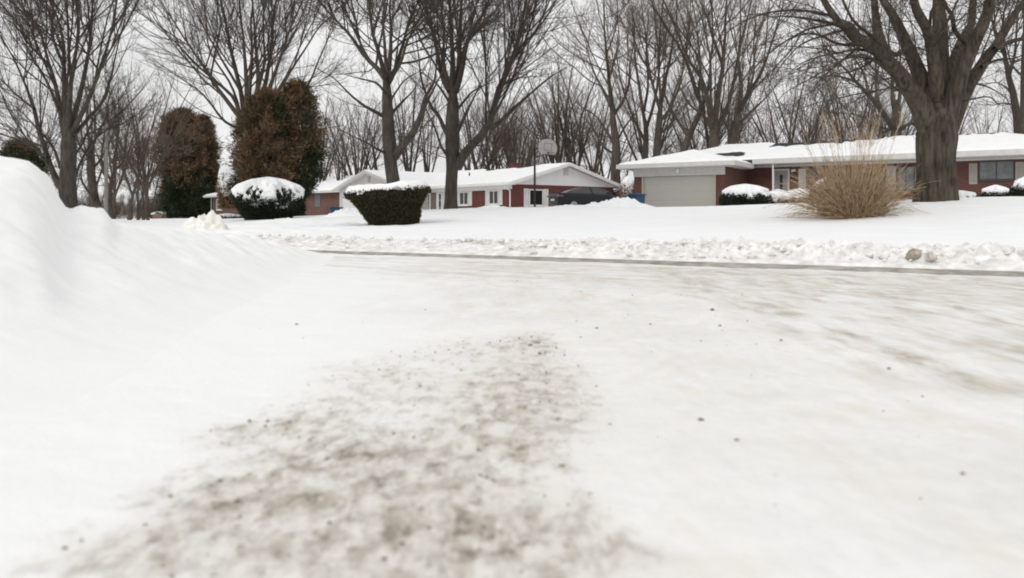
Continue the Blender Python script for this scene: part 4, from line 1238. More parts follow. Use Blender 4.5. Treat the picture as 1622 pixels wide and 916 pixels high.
hero('bare_tree', 3, 36, 0, [([(516, 815), (516, 790), (518, 700), (522, 620), (522, 480), (525, 350)], [46, 46, 45, 56, 54, 52])],
 [([(540,640),(572,580),(610,540),(655,490),(678,430),(690,360),(718,300),(742,245),(765,180),(782,105),(806,5)], 40, 12), ([(665,492),(700,470),(742,428),(790,385),(830,350),(900,290),(960,255)], 20, 6),
  ([(690,365),(720,320),(790,290),(860,240)], 12, 4), ([(745,240),(790,170),(840,120),(880,40)], 13, 5),
  ([(512,350),(488,305),(470,230),(455,150),(435,80),(420,5)], 24, 9), ([(522,345),(524,250),(520,170),(510,5)], 26, 10), ([(530,345),(545,270),(548,180),(552,90),(556,5)], 26, 10),
  ([(536,350),(560,260),(582,150),(622,80),(655,10)], 24, 9), ([(510,530),(485,480),(470,440),(440,400),(405,300),(390,180),(372,90)], 18, 6), ([(505,600),(480,560),(450,480),(420,420),(395,390)], 12, 4),
  ([(534,520),(570,440),(610,360),(640,300)], 18, 6), ([(540,420),(590,360),(640,330),(690,310)], 12, 4), ([(534,340),(555,220),(600,130),(690,60)], 14, 6), ([(515,400),(470,330),(420,290),(350,240)], 12, 4),
  ([(560,600),(600,560),(640,550),(690,520)], 9, 3), ([(520,340),(490,250),(490,120),(480,10)], 16, 7)],
 'bare forked tree standing before the middle house, left of the hoop', 12, M['bark2'], M['twig'])
# the huge maple at the right
hero('bare_tree', 5, 24, 0, [([(622, 775), (622, 745), (626, 650), (632, 550), (637, 470), (640, 410)], [134, 132, 130, 132, 138, 136])],
 [([(612,520),(565,400),(500,300),(440,225),(395,190),(345,165),(300,105),(250,85),(195,5)], 92, 30, -2), ([(345,170),(300,140),(262,100),(150,75),(60,65),(0,65)], 22, 8, -2),
  ([(440,225),(410,130),(398,60),(392,5)], 40, 24, 1), ([(625,500),(575,310),(520,180),(470,70),(430,5)], 80, 36, 1.5), ([(632,380),(622,250),(600,130),(560,60),(545,5)], 60, 30, -1.5),
  ([(640,480),(645,260),(645,130),(640,5)], 84, 50, .5), ([(650,390),(690,260),(725,160),(760,100),(770,5)], 60, 30, 2.0), ([(650,510),(718,300),(765,180),(810,90),(835,5)], 84, 40, -1.5),
  ([(660,540),(735,360),(800,258),(850,190),(890,120),(935,45),(964,5)], 72, 30, 1), ([(850,190),(900,165),(970,145),(1040,130)], 26, 10, 1), ([(800,255),(860,230),(930,220),(1000,190)], 14, 6, 1),
  ([(720,340),(780,320),(850,345),(900,380)], 12, 5, 2), ([(690,400),(760,380),(830,370),(870,400),(910,400)], 8, 4, -2),
  ([(500,300),(455,280),(400,235),(340,205),(250,240),(150,300),(60,350),(0,420)], 16, 4, -3), ([(400,200),(330,190),(230,210),(120,240),(20,320)], 14, 4, -3.5), ([(345,170),(260,170),(160,130),(60,160),(-30,220)], 14, 4, -3),
  ([(300,110),(220,130),(120,170),(40,250),(-20,340)], 11, 4, -2), ([(520,180),(470,210),(400,150),(330,90),(280,20)], 22, 9, -2), ([(560,60),(600,110),(610,40),(640,5)], 14, 8, -2),
  ([(260,90),(150,110),(40,170),(-60,260),(-120,350)], 10, 4, -2), ([(345,170),(270,230),(190,300),(120,380)], 10, 4, -2.5), ([(230,60),(100,40),(-50,60),(-180,130),(-280,230)], 12, 4, -1), ([(420,210),(330,265),(230,300),(150,390)], 10, 4, -3), ([(500,300),(440,300),(370,330),(310,400)], 9, 3, -3),
  ([(555,480),(530,470),(500,495),(470,505)], 14, 6, 3), ([(640,300),(600,200),(660,100),(700,20)], 16, 7, -2.5), ([(760,180),(700,120),(690,60),(660,5)], 22, 10, -1)],
 'huge old bare maple with a thick spreading trunk on the right lawn', 13, M['bark'], M['twig'], flare=.12, furrow=.32, up=.02, sp=(.42, .27, .18, .14), lf=(.45, .5, .5, .5), droop=.12, ang=45, ext=3.0)
# left tree beside the bank
hero('bare_tree', 1, 36, 0, [([(262, 840), (262, 790), (258, 700), (262, 600), (260, 500)], [64, 62, 60, 56, 62])],
 [([(245,740),(212,680),(180,600),(150,500),(128,410),(100,330),(60,240),(20,170),(-20,100)], 26, 8), ([(250,540),(235,440),(215,330),(190,250),(165,160),(140,90),(75,5)], 24, 8),
  ([(255,520),(246,350),(242,250),(238,150),(215,60),(190,5)], 26, 9), ([(262,510),(265,380),(272,300),(290,200),(300,100),(290,5)], 24, 9), ([(268,505),(295,400),(320,300),(340,180),(350,100),(355,5)], 24, 9),
  ([(275,505),(320,420),(365,310),(395,210),(412,130),(432,5)], 20, 8), ([(280,520),(340,450),(400,380),(425,290),(445,200),(480,60)], 16, 6), ([(236,450),(195,350),(160,280),(100,180),(40,60)], 14, 5),
  ([(230,640),(200,560),(120,470),(60,410),(0,390)], 12, 4), ([(275,700),(300,640),(340,560),(400,500),(470,440)], 14, 5), ([(272,600),(310,560),(370,440),(420,400),(520,330)], 12, 5),
  ([(242,250),(205,150),(200,60),(205,5)], 12, 6), ([(272,300),(262,200),(258,100),(250,5)], 14, 6), ([(190,250),(120,180),(70,110),(10,60)],10,4), ([(130,415),(60,360),(0,300),(-50,280)],10,4), ([(180,600),(120,560),(50,510),(0,480)],9,3)],
 'bare many stemmed tree rising from behind the snow bank', 14, M['bark2'], M['twig'], up=.1, sp=(.68, .43, .27, .19))
# tree behind the evergreens
hero('bare_tree', 2, 56, 0, [([(395, 820), (392, 640), (388, 520), (386, 440)], [60, 56, 52, 54])],
 [([(375,470),(340,420),(270,330),(210,240),(150,150),(100,70),(55,5)], 20, 7), ([(370,480),(340,380),(270,310),(195,245),(100,150),(10,75)], 16, 6), ([(380,450),(362,340),(340,250),(320,150),(310,90),(290,5)], 22, 9),
  ([(385,440),(388,350),(384,250),(372,120),(360,5)], 22, 9), ([(388,440),(400,330),(405,200),(400,100),(408,5)], 20, 8), ([(392,450),(428,350),(430,250),(420,120),(410,5)], 22, 9),
  ([(400,460),(452,350),(478,210),(490,110),(500,5)], 24, 9), ([(402,470),(470,345),(520,210),(555,110),(600,5)], 20, 8), ([(405,480),(510,345),(560,260),(610,190),(660,110),(722,50)], 16, 6),
  ([(410,500),(560,400),(620,330),(660,240),(690,170),(725,100)], 18, 6), ([(360,490),(300,460),(220,360),(120,290),(20,220)], 12, 4), ([(372,470),(330,330),(250,200),(230,60),(220,5)], 12, 5), ([(400,470),(540,370),(640,300),(725,240)], 12, 4),
  ([(362,345),(300,240),(240,130),(180,5)],12,5), ([(428,350),(455,240),(452,120),(455,5)],14,6)],
 'wide bare tree fanning out above the brown evergreens', 15, M['bark3'], M['twig'], up=.08, sp=(.85, .55, .36, .27))
# trees at the edge of the wood behind the right house
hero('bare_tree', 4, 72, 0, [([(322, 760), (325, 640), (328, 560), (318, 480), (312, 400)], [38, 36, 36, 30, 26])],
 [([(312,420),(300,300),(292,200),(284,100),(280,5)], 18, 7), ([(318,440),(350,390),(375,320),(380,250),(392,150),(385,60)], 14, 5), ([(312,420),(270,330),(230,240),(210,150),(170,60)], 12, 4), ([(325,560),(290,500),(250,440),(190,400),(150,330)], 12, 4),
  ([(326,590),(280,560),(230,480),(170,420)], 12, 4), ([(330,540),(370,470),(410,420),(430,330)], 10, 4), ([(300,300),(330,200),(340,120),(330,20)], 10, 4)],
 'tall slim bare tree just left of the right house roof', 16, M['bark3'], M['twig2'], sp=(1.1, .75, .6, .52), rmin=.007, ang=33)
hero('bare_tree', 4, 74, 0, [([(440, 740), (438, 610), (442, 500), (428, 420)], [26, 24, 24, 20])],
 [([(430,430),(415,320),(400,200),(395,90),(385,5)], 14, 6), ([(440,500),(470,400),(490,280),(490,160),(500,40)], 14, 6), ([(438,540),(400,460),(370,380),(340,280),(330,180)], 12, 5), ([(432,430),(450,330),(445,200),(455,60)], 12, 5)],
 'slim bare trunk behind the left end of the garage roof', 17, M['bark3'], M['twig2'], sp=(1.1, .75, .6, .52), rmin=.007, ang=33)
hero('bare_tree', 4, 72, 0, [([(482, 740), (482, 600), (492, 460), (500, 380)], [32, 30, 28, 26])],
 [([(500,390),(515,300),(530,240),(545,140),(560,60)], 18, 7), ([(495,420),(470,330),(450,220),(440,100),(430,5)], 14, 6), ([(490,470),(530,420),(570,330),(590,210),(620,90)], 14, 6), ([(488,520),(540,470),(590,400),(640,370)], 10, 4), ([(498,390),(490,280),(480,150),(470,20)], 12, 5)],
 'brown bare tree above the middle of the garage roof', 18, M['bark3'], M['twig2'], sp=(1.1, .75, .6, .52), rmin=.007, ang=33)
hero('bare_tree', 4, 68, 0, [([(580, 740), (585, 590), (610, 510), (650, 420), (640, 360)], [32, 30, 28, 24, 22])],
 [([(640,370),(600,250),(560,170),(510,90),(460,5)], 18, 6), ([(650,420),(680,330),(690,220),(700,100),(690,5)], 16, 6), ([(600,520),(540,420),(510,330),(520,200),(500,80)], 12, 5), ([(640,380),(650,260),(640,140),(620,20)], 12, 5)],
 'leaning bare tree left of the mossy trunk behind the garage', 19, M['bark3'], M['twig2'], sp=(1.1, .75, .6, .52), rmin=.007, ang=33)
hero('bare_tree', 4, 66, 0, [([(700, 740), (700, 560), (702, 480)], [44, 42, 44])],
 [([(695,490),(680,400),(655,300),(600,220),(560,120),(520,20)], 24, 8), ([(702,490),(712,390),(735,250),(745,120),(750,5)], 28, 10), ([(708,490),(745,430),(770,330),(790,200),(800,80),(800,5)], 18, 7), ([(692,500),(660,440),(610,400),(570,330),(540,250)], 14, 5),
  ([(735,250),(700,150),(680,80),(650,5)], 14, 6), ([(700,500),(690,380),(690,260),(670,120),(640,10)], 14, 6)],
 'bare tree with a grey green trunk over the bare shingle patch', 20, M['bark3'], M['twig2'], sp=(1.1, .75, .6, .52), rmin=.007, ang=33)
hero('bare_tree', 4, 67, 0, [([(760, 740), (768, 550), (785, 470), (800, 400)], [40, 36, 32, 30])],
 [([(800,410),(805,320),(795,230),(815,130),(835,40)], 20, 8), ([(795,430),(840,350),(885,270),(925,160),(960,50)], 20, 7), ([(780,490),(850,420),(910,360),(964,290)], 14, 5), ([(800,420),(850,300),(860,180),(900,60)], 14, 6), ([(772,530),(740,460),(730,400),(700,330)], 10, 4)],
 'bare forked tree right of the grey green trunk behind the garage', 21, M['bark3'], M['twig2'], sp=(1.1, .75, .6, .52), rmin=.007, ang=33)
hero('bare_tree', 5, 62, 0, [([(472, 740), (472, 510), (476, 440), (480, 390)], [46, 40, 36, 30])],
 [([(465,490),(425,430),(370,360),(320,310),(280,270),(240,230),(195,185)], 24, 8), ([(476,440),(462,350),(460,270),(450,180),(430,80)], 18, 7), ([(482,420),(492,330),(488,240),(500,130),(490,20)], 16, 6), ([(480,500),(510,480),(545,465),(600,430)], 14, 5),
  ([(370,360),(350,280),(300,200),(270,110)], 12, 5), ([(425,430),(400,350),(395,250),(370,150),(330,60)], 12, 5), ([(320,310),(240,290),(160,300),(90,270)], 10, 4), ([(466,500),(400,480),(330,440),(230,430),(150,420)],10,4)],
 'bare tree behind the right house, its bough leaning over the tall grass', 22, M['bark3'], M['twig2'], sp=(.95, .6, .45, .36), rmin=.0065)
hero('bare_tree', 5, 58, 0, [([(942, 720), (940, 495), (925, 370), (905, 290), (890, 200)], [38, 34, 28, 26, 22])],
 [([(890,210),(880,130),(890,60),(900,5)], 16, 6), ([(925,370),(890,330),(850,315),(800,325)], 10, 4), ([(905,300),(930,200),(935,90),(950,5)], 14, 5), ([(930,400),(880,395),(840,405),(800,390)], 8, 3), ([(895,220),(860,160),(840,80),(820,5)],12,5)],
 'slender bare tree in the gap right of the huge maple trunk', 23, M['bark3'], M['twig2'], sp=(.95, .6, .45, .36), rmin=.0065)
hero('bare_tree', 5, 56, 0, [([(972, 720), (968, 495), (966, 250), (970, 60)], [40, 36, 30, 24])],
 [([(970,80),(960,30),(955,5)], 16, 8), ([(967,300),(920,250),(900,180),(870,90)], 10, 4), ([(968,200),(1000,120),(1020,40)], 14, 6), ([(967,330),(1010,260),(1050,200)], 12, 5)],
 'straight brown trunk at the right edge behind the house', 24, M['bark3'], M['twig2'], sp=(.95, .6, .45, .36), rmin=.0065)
# small trees at the far left
hero('bare_tree', 1, 48, 0, [([(372, 820), (360, 750), (350, 680), (345, 620), (342, 540)], [36, 32, 30, 30, 24])],
 [([(342,550),(330,470),(335,390),(320,320)], 12, 5), ([(345,580),(370,520),(400,450),(410,380),(440,310)], 12, 5), ([(344,610),(310,560),(290,500),(270,440)], 9, 4), ([(362,760),(330,720),(310,680),(320,620)], 12, 5), ([(350,650),(390,600),(420,540),(470,490)], 10, 4)],
 'small leaning bare tree between the left tree and the grey pole', 25, M['bark3'], M['twig'], sp=(.6, .4, .27, .2))
hero('bare_tree', 1, 52, 0, [([(420, 830), (418, 740), (428, 680), (440, 640)], [22, 18, 16, 15])],
 [([(440,645),(470,620),(478,560),(490,480),(520,400)], 12, 4), ([(435,660),(440,580),(455,500),(450,400)], 11, 4), ([(425,690),(395,640),(388,590),(400,520),(390,430)], 11, 4), ([(440,640),(410,580),(415,500)], 9, 4), ([(470,620),(500,560),(540,500)], 7, 3)],
 'small crooked bare tree just right of the grey pole', 26, M['bark3'], M['twig'], sp=(.6, .4, .27, .2))
for nn, (zx, sd_, lb) in enumerate([(548, 27, 'thin dark sapling stem left of the first evergreen, tallest of its clump'), (565, 28, 'thin dark sapling closest to the first evergreen on its left'), (528, 29, 'thin curved sapling at the left of its clump by the evergreen')]):
    hero('sapling', 1, 58 + nn, 0, [([(zx, 850), (zx - 2, 740), (zx + 2, 640)], [11, 9, 7])],
     [([(zx + 2, 650), (zx, 590), (zx + 4, 530)], 6, 2), ([(zx, 720), (zx + 20, 650), (zx + 28, 580)], 5, 2), ([(zx, 760), (zx - 25, 680), (zx - 35, 600)], 5, 2), ([(zx, 690), (zx - 16, 640), (zx - 24, 560)], 4, 2)],
     lb, sd_, M['bark3'], M['brush'], sp=(.4, .25, .2, .2), levels=3)

# ---- the wood behind: a few prototypes, then copies
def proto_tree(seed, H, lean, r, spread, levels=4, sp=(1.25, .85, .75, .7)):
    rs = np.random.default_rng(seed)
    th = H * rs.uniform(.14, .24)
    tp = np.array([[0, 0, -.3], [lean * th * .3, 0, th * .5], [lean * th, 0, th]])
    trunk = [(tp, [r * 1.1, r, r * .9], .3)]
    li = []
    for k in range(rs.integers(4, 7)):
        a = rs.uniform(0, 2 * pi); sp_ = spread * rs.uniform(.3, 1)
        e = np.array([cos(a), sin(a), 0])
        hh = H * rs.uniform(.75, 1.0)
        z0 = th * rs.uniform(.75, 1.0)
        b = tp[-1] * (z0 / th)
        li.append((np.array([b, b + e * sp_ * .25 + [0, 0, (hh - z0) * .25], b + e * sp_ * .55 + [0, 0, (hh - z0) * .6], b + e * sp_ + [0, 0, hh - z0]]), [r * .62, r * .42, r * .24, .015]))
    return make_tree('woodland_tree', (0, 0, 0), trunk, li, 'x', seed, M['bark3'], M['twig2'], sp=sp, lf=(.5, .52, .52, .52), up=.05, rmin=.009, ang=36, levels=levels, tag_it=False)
protos = [proto_tree(201, 19, .1, .26, 7), proto_tree(202, 17, -.15, .22, 5.5), proto_tree(203, 21, .05, .3, 9), proto_tree(204, 15, .2, .18, 5.5), proto_tree(205, 20, -.08, .24, 4.5)]
used = set()
rs = np.random.default_rng(99)
spots = []
for k in range(13):
    spots.append((rs.uniform(545, 1330), rs.uniform(84, 100), .8, 1.0))
for k in range(52):
    x = rs.uniform(520, 1680); Y = rs.uniform(84, 132)
    spots.append((x, Y, .75, 1.05))
for k in range(14):
    x = rs.uniform(-30, 520); Y = rs.uniform(118, 165)
    spots.append((x, Y, .6, .9))
for (x, Y) in [(60, 88), (150, 92), (205, 82), (232, 96), (262, 88), (535, 90), (565, 96), (20, 95), (330, 100), (500, 92), (180, 104)]:
    spots.append((x, Y, .75, .95))
for k in range(16):
    x = rs.uniform(-30, 560); Y = rs.uniform(125, 170)
    spots.append((x, Y, .45, .6))
spots = [q_ for q_ in spots if not (236 < q_[0] < 350 and q_[1] < 124)]
for i, (x, Y, s0, s1) in enumerate(spots):
    k = i % 5
    t = protos[k] if k not in used else copy_tree(protos[k])
    used.add(k)
    p = px(x, 345, Y)
    t.location = (p[0], p[1], gz(p[0], p[1]))
    t.rotation_euler = (0, 0, rs.uniform(0, 6.28)); s = rs.uniform(s0, s1); t.scale = (s, s, s * rs.uniform(.9, 1.1))
    tag(t, 'slim bare tree in the brown winter wood behind the houses', 'tree', 'slim trees of the wood behind the houses')

# ---- low brush along the horizon (a tangle nobody could count)
def brush(name, n, area, hrange, seed, label):
    rs = np.random.default_rng(seed)
    P = []; 
    xs_ = rs.uniform(0, 1, n); 
    bx0 = np.array([px(area[0] + (area[1] - area[0]) * u_, 345, rs.uniform(area[2], area[3])) for u_ in xs_])
    zz = ground_z(bx0[:, 0], bx0[:, 1], False)
    h = rs.uniform(*hrange, n)
    pts = [np.c_[bx0[:, :2], zz - .1]]
    d = rs.normal(size=(n, 3)) * .28; d[:, 2] = 1
    for s in range(4):
        d = d + rs.normal(size=(n, 3)) * .16; d /= np.linalg.norm(d, axis=1, keepdims=True)
        pts.append(pts[-1] + d * (h / 4)[:, None])
    P = np.stack(pts, 1); Rr = np.linspace(.03, .012, 5)[None].repeat(n, 0)
    V, F = tubes(P, Rr, 4); o = len(V); V = [V]; F = [F]
    c = children(P, Rr, h, .22, .1, 40, .5, .05, .2, 4, rs, .01, .012)
    v, f = tubes(c[0], c[1], 3); V.append(v); F.append(f + o); o += len(v)
    c = children(c[0], c[1], c[2], .25, .1, 40, .5, .05, .2, 3, rs, .01, .012)
    v, f = tubes(c[0], c[1], 3); V.append(v); F.append(f + o)
    ob = mesh_np(name, np.concatenate(V), np.concatenate(F), M['brush'])
    return tag(ob, label, 'brush', kind='stuff')
brush('undergrowth', 1300, (-60, 540, 121, 150), (1.8, 4.8), 301, 'low brown winter undergrowth along the far left horizon')
brush('undergrowth', 900, (540, 1700, 92, 130), (2.0, 4.5), 302, 'brown winter undergrowth between the tree trunks behind the houses')

# ------------------------------------------------------------------ foliage
def cards(C, Dv, ln, wd, rs, fold=.0):
    """leaf clumps: thin rhombs at C along Dv"""
    n_ = len(C)
    Dv = Dv / (np.linalg.norm(Dv, axis=1, keepdims=True) + 1e-9)
    s = np.cross(Dv, rs.normal(size=(n_, 3))); s /= np.linalg.norm(s, axis=1, keepdims=True) + 1e-9
    ln = ln[:, None]; wd = wd[:, None]
    V = np.stack([C, C + Dv * ln * .45 + s * wd, C + Dv * ln, C + Dv * ln * .45 - s * wd], 1).reshape(-1, 3)
    return V, np.arange(n_ * 4).reshape(-1, 4)

def evergreen(cx_px, Yd, top_y, base_y, halfw, prof, label, seed, brown_from=.35, n=15000, lean=0., gapn=.45, name='evergreen_tree', sz=1.):
    rs = np.random.default_rng(seed)
    b = px(cx_px, base_y, Yd); t = px(cx_px, top_y, Yd)
    H = t[2] - b[2]; Wd = halfw * Yd / FPX
    zb = gz(b[0], b[1])
    root = empty(name, (b[0], b[1], zb)); H = t[2] - zb
    tag(root, label, 'tree')
    mb = MB(); mb.tube([(0, 0, -.2), (lean * .3, 0, H * .4), (lean, 0, H * .85)], [.16, .12, .04], 10)
    for k in range(14):
        a = rs.uniform(0, 6.28); z0 = rs.uniform(.05, .6) * H; l = Wd * rs.uniform(.5, .8)
        mb.tube([(0, 0, z0), (cos(a) * l * .5, sin(a) * l * .5, z0 + .5), (cos(a) * l, sin(a) * l, z0 + 1.3)], [.05, .03, .012], 6)
    mb.build('trunk', M['bark3'], root, smooth=False)
    h = rs.random(n) ** .92
    th = rs.uniform(0, 2 * pi, n)
    rp = np.interp(h, prof[0], prof[1]) * Wd
    lump_ = 1 + .5 * fbm(np.cos(th) * 1.5 + seed, np.sin(th) * 1.5, h * 4.5, seed=seed) + .85 * fbm(np.cos(th) * 3.6, np.sin(th) * 3.6, h * 13, seed=seed + 1)
    lump_ = lump_ * np.where(rs.random(n) < .2, rs.uniform(1.0, 1.3, n), 1)
    rad = rp * lump_ * np.sqrt(rs.uniform(.2, 1.0, n))
    keep = fbm(np.cos(th) * 3 + 5, np.sin(th) * 3, h * 9, seed=seed + 2, oct=3) > -gapn + .1 * h
    C = np.stack([np.cos(th) * rad + lean * h, np.sin(th) * rad, h * H], 1)[keep]; hk = h[keep]; tk_ = th[keep]
    # each clump is a spray of several small leaf scales
    m0_ = len(C); ks = 4
    Dm = np.stack([np.cos(tk_) * .7, np.sin(tk_) * .7, np.full(m0_, .55)], 1) + rs.normal(size=(m0_, 3)) * .5
    Dm /= np.linalg.norm(Dm, axis=1, keepdims=True)
    C = np.concatenate([C + Dm * rs.uniform(0, .4 * sz, m0_)[:, None] for _ in range(ks)]); Dv = np.concatenate([Dm + rs.normal(size=Dm.shape) * .45 for _ in range(ks)])
    hk = np.tile(hk, ks); m_ = len(C)
    V, F = cards(C, Dv, rs.uniform(.12, .38, m_) * sz, rs.uniform(.014, .036, m_) * sz, rs)
    q = hk + .34 * fbm(C[:, 0] * .8, C[:, 1] * .8, C[:, 2] * .7, seed=seed + 4) + rs.normal(size=m_) * .08
    mi = np.where(q > brown_from, 1, 0); mi = np.where((mi == 1) & (fbm(C[:, 0] * 1.1, C[:, 1] * 1.1, C[:, 2] * .9, seed=seed + 6) + rs.normal(size=m_) * .12 > -.03), 2, mi)
    mi = np.where((fbm(C[:, 0] * .9 + 9, C[:, 1] * .9, C[:, 2] * .6, seed=seed + 9) + rs.normal(size=m_) * .08 > .26), 0, mi)
    # stray tips that break the outline
    kk = rs.choice(m_, m_ // 22)
    Do = np.stack([C[kk, 0], C[kk, 1], np.full(len(kk), .9 * Wd)], 1); Do /= np.linalg.norm(Do, axis=1, keepdims=True)
    V2, F2 = cards(C[kk] * np.array([1.02, 1.02, 1.0]), Do + rs.normal(size=Do.shape) * .35, rs.uniform(.5, 1.15, len(kk)) * sz * .8, rs.uniform(.008, .016, len(kk)) * sz, rs)
    F = np.concatenate([F, F2 + len(V)]); V = np.concatenate([V, V2]); mi = np.concatenate([mi, np.where(hk[kk] > brown_from, rs.integers(1, 3, len(kk)), 0)])
    mesh_np('crown', V, F, [M['arbg'], M['arbb'], M['arbm']], root, smooth=False, mi=mi)
    return root
PR1 = ([0, .06, .2, .45, .7, .85, .95, 1], [.75, .95, 1.05, 1.0, .9, .72, .45, .1])
PR3 = ([0, .13, .2, .3, .55, .75, .9, .97, 1], [.03, .06, .75, .95, 1.02, .86, .62, .35, .08])
PR2 = ([0, .1, .3, .55, .75, .9, .97, 1], [.6, .9, 1.0, 1.02, .85, .62, .35, .08])
evergreen(290, 113, 180, 344, 31, PR1, 'brown topped evergreen nearest the left, green at its foot', 401, .36, 14000, sz=2.0)
evergreen(320, 116, 190, 344, 21, PR1, 'browned evergreen crowding the right of the leftmost one', 402, .36, 8000, sz=2.0)
evergreen(424, 47, 150, 346, 36, PR3, 'tall browned evergreen directly behind the snow topped round bush', 403, .22, 11500)
evergreen(470, 48, 137, 346, 31, PR3, 'tall pointed evergreen, rightmost of the brown ones', 404, .4, 10500)
evergreen(391, 50, 192, 346, 21, PR3, 'thin browned evergreen left of the tall one behind the bush', 405, .38, 3600, gapn=.15)
evergreen(33, 60, 226, 350, 34, PR1, 'dark green evergreen showing above the snow bank at far left', 406, .8, 7000)

def bush(name, cx_px, Yd, base_y, prof, H, label, seed, leaf, n, sx=1., sy=1., snow=None, tilt=0., leafl=(.05, .12), leafw=(.012, .025), foot=0., snow_shape='dome', zoff=0., ragged=1.):
    """prof: heights 0..1 and radii in metres"""
    rs = np.random.default_rng(seed)
    b = px(cx_px, base_y, Yd)
    root = empty(name, (b[0], b[1], b[2] + zoff))
    tag(root, label, 'bush')
    ph, prr = np.array(prof[0]), np.array(prof[1])
    # inner body
    nh, nt = 22, 40
    hh = np.linspace(0, 1, nh); tt_ = np.linspace(0, 2 * pi, nt, endpoint=False)
    Hh, Tt = np.meshgrid(hh, tt_, indexing='ij')
    def shape(h, th, k=1.):
        r = np.interp(h, ph, prr) * k * (1 + .06 * fbm(np.cos(th) * 2 + seed, np.sin(th) * 2, h * 4, seed=seed))
        x = np.cos(th) * r * sx + foot * (1 - h) ** 1.3; y = np.sin(th) * r * sy
        return np.stack([x, y, h * H + tilt * x * h], -1)
    v = shape(Hh, Tt, .95).reshape(-1, 3); v[:, 2] = v[:, 2] * .985 - .02
    f = []
    for i in range(nh - 1):
        for k in range(nt): f.append((i*nt+k, i*nt+(k+1) % nt, (i+1)*nt+(k+1) % nt, (i+1)*nt+k))
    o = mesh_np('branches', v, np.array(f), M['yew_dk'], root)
    # close the top
    h = rs.random(n); th = rs.uniform(0, 2 * pi, n)
    top = rs.random(n) < .3
    C = shape(h, th, 1.0)
    hx = ph[np.argmax(prr)]
    if top.any():
        rr = np.sqrt(rs.random(top.sum())); htop = np.full(top.sum(), 1.0)
        if snow_shape == 'flat':
            cc = shape(htop, th[top], 1.0); C[top] = cc * np.stack([rr, rr, np.ones_like(rr)], 1) - np.array([0, 0, .14])
    C = C + rs.normal(size=C.shape) * .02
    Dv = C - np.array([0, 0, H * .4]); Dv /= np.linalg.norm(Dv, axis=1, keepdims=True) + 1e-9
    Dv = Dv + rs.normal(size=C.shape) * .7 + np.array([0, 0, .25])
    V, F = cards(C, Dv, rs.uniform(*leafl, n), rs.uniform(*leafw, n), rs)
    mesh_np('foliage', V, F, leaf, root, smooth=False)
    if snow:
        th_, mk = snow
        if snow_shape == 'flat':
            q = np.concatenate([np.linspace(0, .8, 16), np.linspace(.84, 1.02, 10)]); Q, Tt2 = np.meshgrid(q, np.linspace(0, 2 * pi, 90), indexing='ij')
            e = shape(np.ones_like(Q), Tt2, 1.0)
            x, y = e[..., 0] * Q, e[..., 1] * Q
            zt_ = H + tilt * x
            edge = np.sqrt(np.clip((1.02 - Q) / .09, 0, 1))
            drip = .16 * np.maximum(0, fbm(np.cos(Tt2) * 7, np.sin(Tt2) * 7, seed=seed + 3, oct=3) + .15) * sstep(.93, 1.02, Q)
            z = zt_ + th_ * edge * (.85 + .5 * fbm(x * 1.3, y * 1.3, seed=seed + 5)) - drip - .01
            mesh_np('snow_cap', np.stack([x.ravel(), y.ravel(), z.ravel()], 1), grid_faces(len(q), 90), M['capsnow'], root)
        else:
            hq = np.linspace(mk, 1, 44); Hq, Tq = np.meshgrid(hq, np.linspace(0, 2 * pi, 130), indexing='ij')
            e = shape(Hq, Tq, 1.0)
            nz = fbm(np.cos(Tq) * 3 + 3, np.sin(Tq) * 3, Hq * 4, seed=seed + 7, oct=4)
            nz2 = fbm(np.cos(Tq) * 9 + 3, np.sin(Tq) * 9, Hq * 7, seed=seed + 8, oct=3)
            cov = np.clip((Hq - mk) / (1 - mk), 0, 1)
            tk2 = th_ * np.clip(cov * 2.6 - .75 + ragged * (1.1 * nz + .6 * nz2), -.7, 1.0)
            e = e * (1 + (tk2 / np.maximum(.3, np.linalg.norm(e, axis=-1)))[..., None] * np.array([.9, .9, .5]))
            e[..., 2] += tk2 * .9
            mesh_np('snow_cap', e.reshape(-1, 3), grid_faces(44, 130), M['capsnow'], root)
    return root

# flat topped trimmed yew (wider at the top)
bush('trimmed_bush', 613, 25, 356, ([0, .08, .3, .55, .8, .95, 1.0], [.72, .74, .83, .98, 1.17, 1.3, 1.27]), 1.08, 'dark green bush trimmed like a bowl, flat snow on its top', 501, M['yew'], 26000, sx=1.0, sy=.95,
     foot=.24, snow=(.24, 0), tilt=.085, snow_shape='flat', leafl=(.04, .1), leafw=(.008, .016))
bush('round_bush', 425, 36, 348, ([0, .1, .3, .5, .65, .8, .93, 1.0], [.88, .97, 1.2, 1.42, 1.46, 1.2, .68, .05]), 1.6, 'round dark bush draped with a ragged white snow cap', 502, M['bushg'], 22000,
     snow=(.25, .42), ragged=2.1, leafl=(.08, .18), leafw=(.015, .035))
bush('low_bush', 1180, 47, 326, ([0, .2, .5, .75, .92, 1], [1.0, 1.35, 1.45, 1.2, .65, .05]), 1.05, 'dark rounded bush with a thick snow cap before the garage side', 503, M['bushg'], 8000, sy=.8, snow=(.25, .45), leafl=(.08, .2), leafw=(.02, .04), zoff=-.1)
bush('low_bush', 1232, 47.5, 324, ([0, .3, .7, 1], [.7, .8, .6, .05]), .62, 'small bush buried in snow beside the porch post', 504, M['bushg'], 3000, snow=(.25, .15), leafl=(.08, .2), leafw=(.02, .04), zoff=-.05)
bush('low_bush', 1268, 46.5, 324, ([0, .3, .7, 1], [.9, 1.0, .75, .05]), .68, 'wide low snow buried bush left of the tall dry grass', 505, M['bushg'], 3500, snow=(.25, .12), leafl=(.08, .2), leafw=(.02, .04), zoff=-.05)
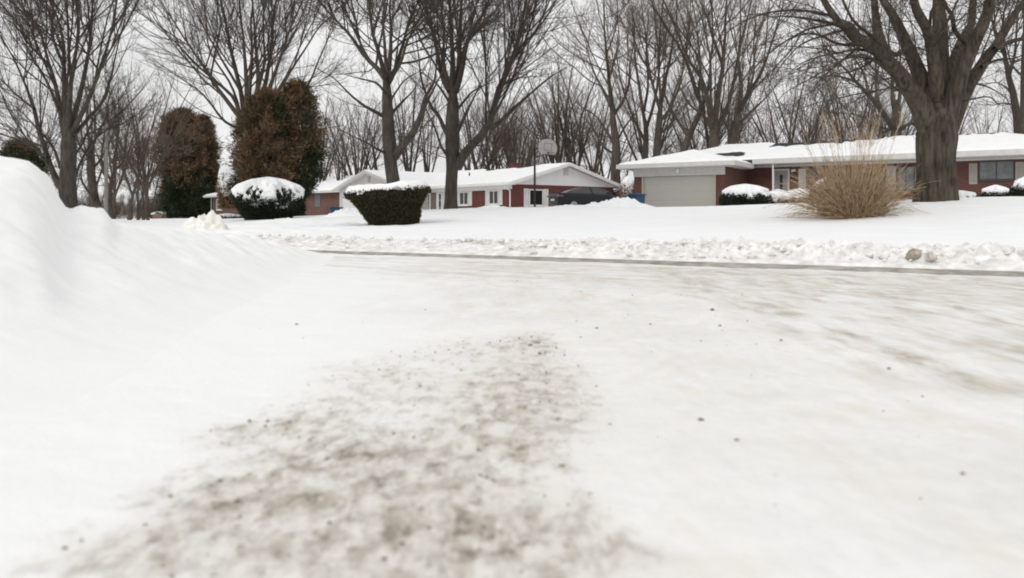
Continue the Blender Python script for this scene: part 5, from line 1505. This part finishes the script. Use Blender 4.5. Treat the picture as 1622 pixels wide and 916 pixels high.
bush('low_bush', 1307, 40, 322, ([0, .3, .7, 1], [.55, .7, .55, .05]), 1.15, 'snow blobbed shrub showing through the tall dry grass', 506, M['bushg'], 3000, snow=(.2, .55), leafl=(.08, .2), leafw=(.02, .04), zoff=-.1)
bush('low_bush', 1577, 40, 317, ([0, .3, .7, 1], [.5, .62, .5, .05]), .58, 'small snow capped shrub under the curtained right window', 507, M['bushg'], 3000, snow=(.17, .4), leafl=(.06, .15), leafw=(.02, .03), zoff=-.05)
bush('low_bush', 1624, 40, 317, ([0, .3, .7, 1], [.5, .65, .55, .05]), 1.0, 'snow capped shrub cut by the right edge of the picture', 508, M['bushg'], 3000, snow=(.17, .5), leafl=(.06, .15), leafw=(.02, .03), zoff=-.05)
bush('low_bush', 1521, 26, 317, ([0, .3, .7, 1], [.35, .42, .3, .03]), .2, 'snowy clump at the right foot of the huge maple', 509, M['yew'], 800, snow=(.12, .1), leafl=(.05, .1), leafw=(.01, .02), zoff=-.03)
bush('snowy_shrub', 361, 62, 330, ([0, .2, .5, .8, 1], [.5, .6, .75, .6, .05]), 3.3, 'tall snow plastered shrub between the two clumps of brown evergreens', 510, M['arbb'], 3500, snow=(.3, .3), leafl=(.1, .25), leafw=(.02, .04))
bush('snowy_shrub', 995, 63, 328, ([0, .2, .5, .8, 1], [.4, .5, .6, .5, .05]), 2.2, 'snow laden shrub in the gap between the middle house and the garage', 511, M['arbb'], 3000, snow=(.22, .4), leafl=(.1, .25), leafw=(.02, .04))
bush('low_hedge', 360, 50, 349, ([0, .3, .7, 1], [.8, .9, .8, .05]), .3, 'low dark snow topped hedge right of the dirty snow pile', 512, M['bushg'], 2500, sx=1.4, sy=.5, snow=(.1, .5), leafl=(.06, .15), leafw=(.02, .03))

# ------------------------------------------------------------------ tall dry ornamental grass
rs = np.random.default_rng(77)
b = px(1354, 343, 22); zb = gz(b[0], b[1])
gr = empty('ornamental_grass', (b[0], b[1], zb))
tag(gr, 'big clump of tall tan dry grass on the right lawn', 'grass clump')
def blades(n, r0, lens, tiltm, tilts, rad, droop, npts=8, azb=None):
    a = rs.uniform(0, 2 * pi, n) if azb is None else rs.normal(azb, .6, n)
    rr = r0 * np.sqrt(rs.random(n))
    ph = a + rs.normal(0, .5, n)
    P0 = np.stack([np.cos(ph) * rr, np.sin(ph) * rr, np.full(n, -.05)], 1)
    ti = np.abs(rs.normal(tiltm, tilts, n)) * (.3 + .9 * rr / r0)
    ln = rs.uniform(*lens, n)
    d = np.stack([np.cos(a) * np.sin(ti), np.sin(a) * np.sin(ti), np.cos(ti)], 1)
    pts = [P0]
    dr = np.abs(rs.normal(droop, droop * .6, n))
    for s in range(npts - 1):
        d = d + np.stack([np.cos(a) * dr * .5, np.sin(a) * dr * .5, -dr], 1) * (s / npts) + rs.normal(size=(n, 3)) * .035
        d /= np.linalg.norm(d, axis=1, keepdims=True)
        q = pts[-1] + d * (ln / (npts - 1))[:, None]
        q[:, 2] = np.maximum(q[:, 2], -.02)
        pts.append(q)
    P = np.stack(pts, 1)
    Rr = rad * rs.uniform(.6, 1.3, n)[:, None] * np.linspace(1, .35, npts)[None]
    return P, Rr
V = []; F = []; o = 0
for args in [(960, .66, (.7, 1.95), .28, .26, .0092, .09), (540, .66, (.7, 1.7), .65, .32, .0088, .24), (300, .66, (1.2, 2.2), .8, .3, .0078, .26, 9, 3.3), (60, .6, (.9, 1.7), .9, .3, .0075, .34, 9, 0.2)]:
    P, Rr = blades(*args); v, f = tubes(P, Rr, 3); V.append(v); F.append(f + o); o += len(v)
mesh_np('leaf_blades', np.concatenate(V), np.concatenate(F), M['grass'], gr)
P, Rr = blades(48, .5, (2.2, 3.1), .2, .14, .0062, .035)
V = []; F = []; o = 0
v, f = tubes(P, Rr, 4); V.append(v); F.append(f); o = len(v)
sel = P[:, -3:]; c = children(P, Rr, np.linalg.norm(P[:, -1] - P[:, 0], axis=1), .045, .8, 24, .35, .0, .1, 3, rs, .02, .0035, maxlen=.2)
v, f = tubes(c[0], c[1], 3); V.append(v); F.append(f + o)
mesh_np('seed_stalks', np.concatenate(V), np.concatenate(F), M['plume'], gr)
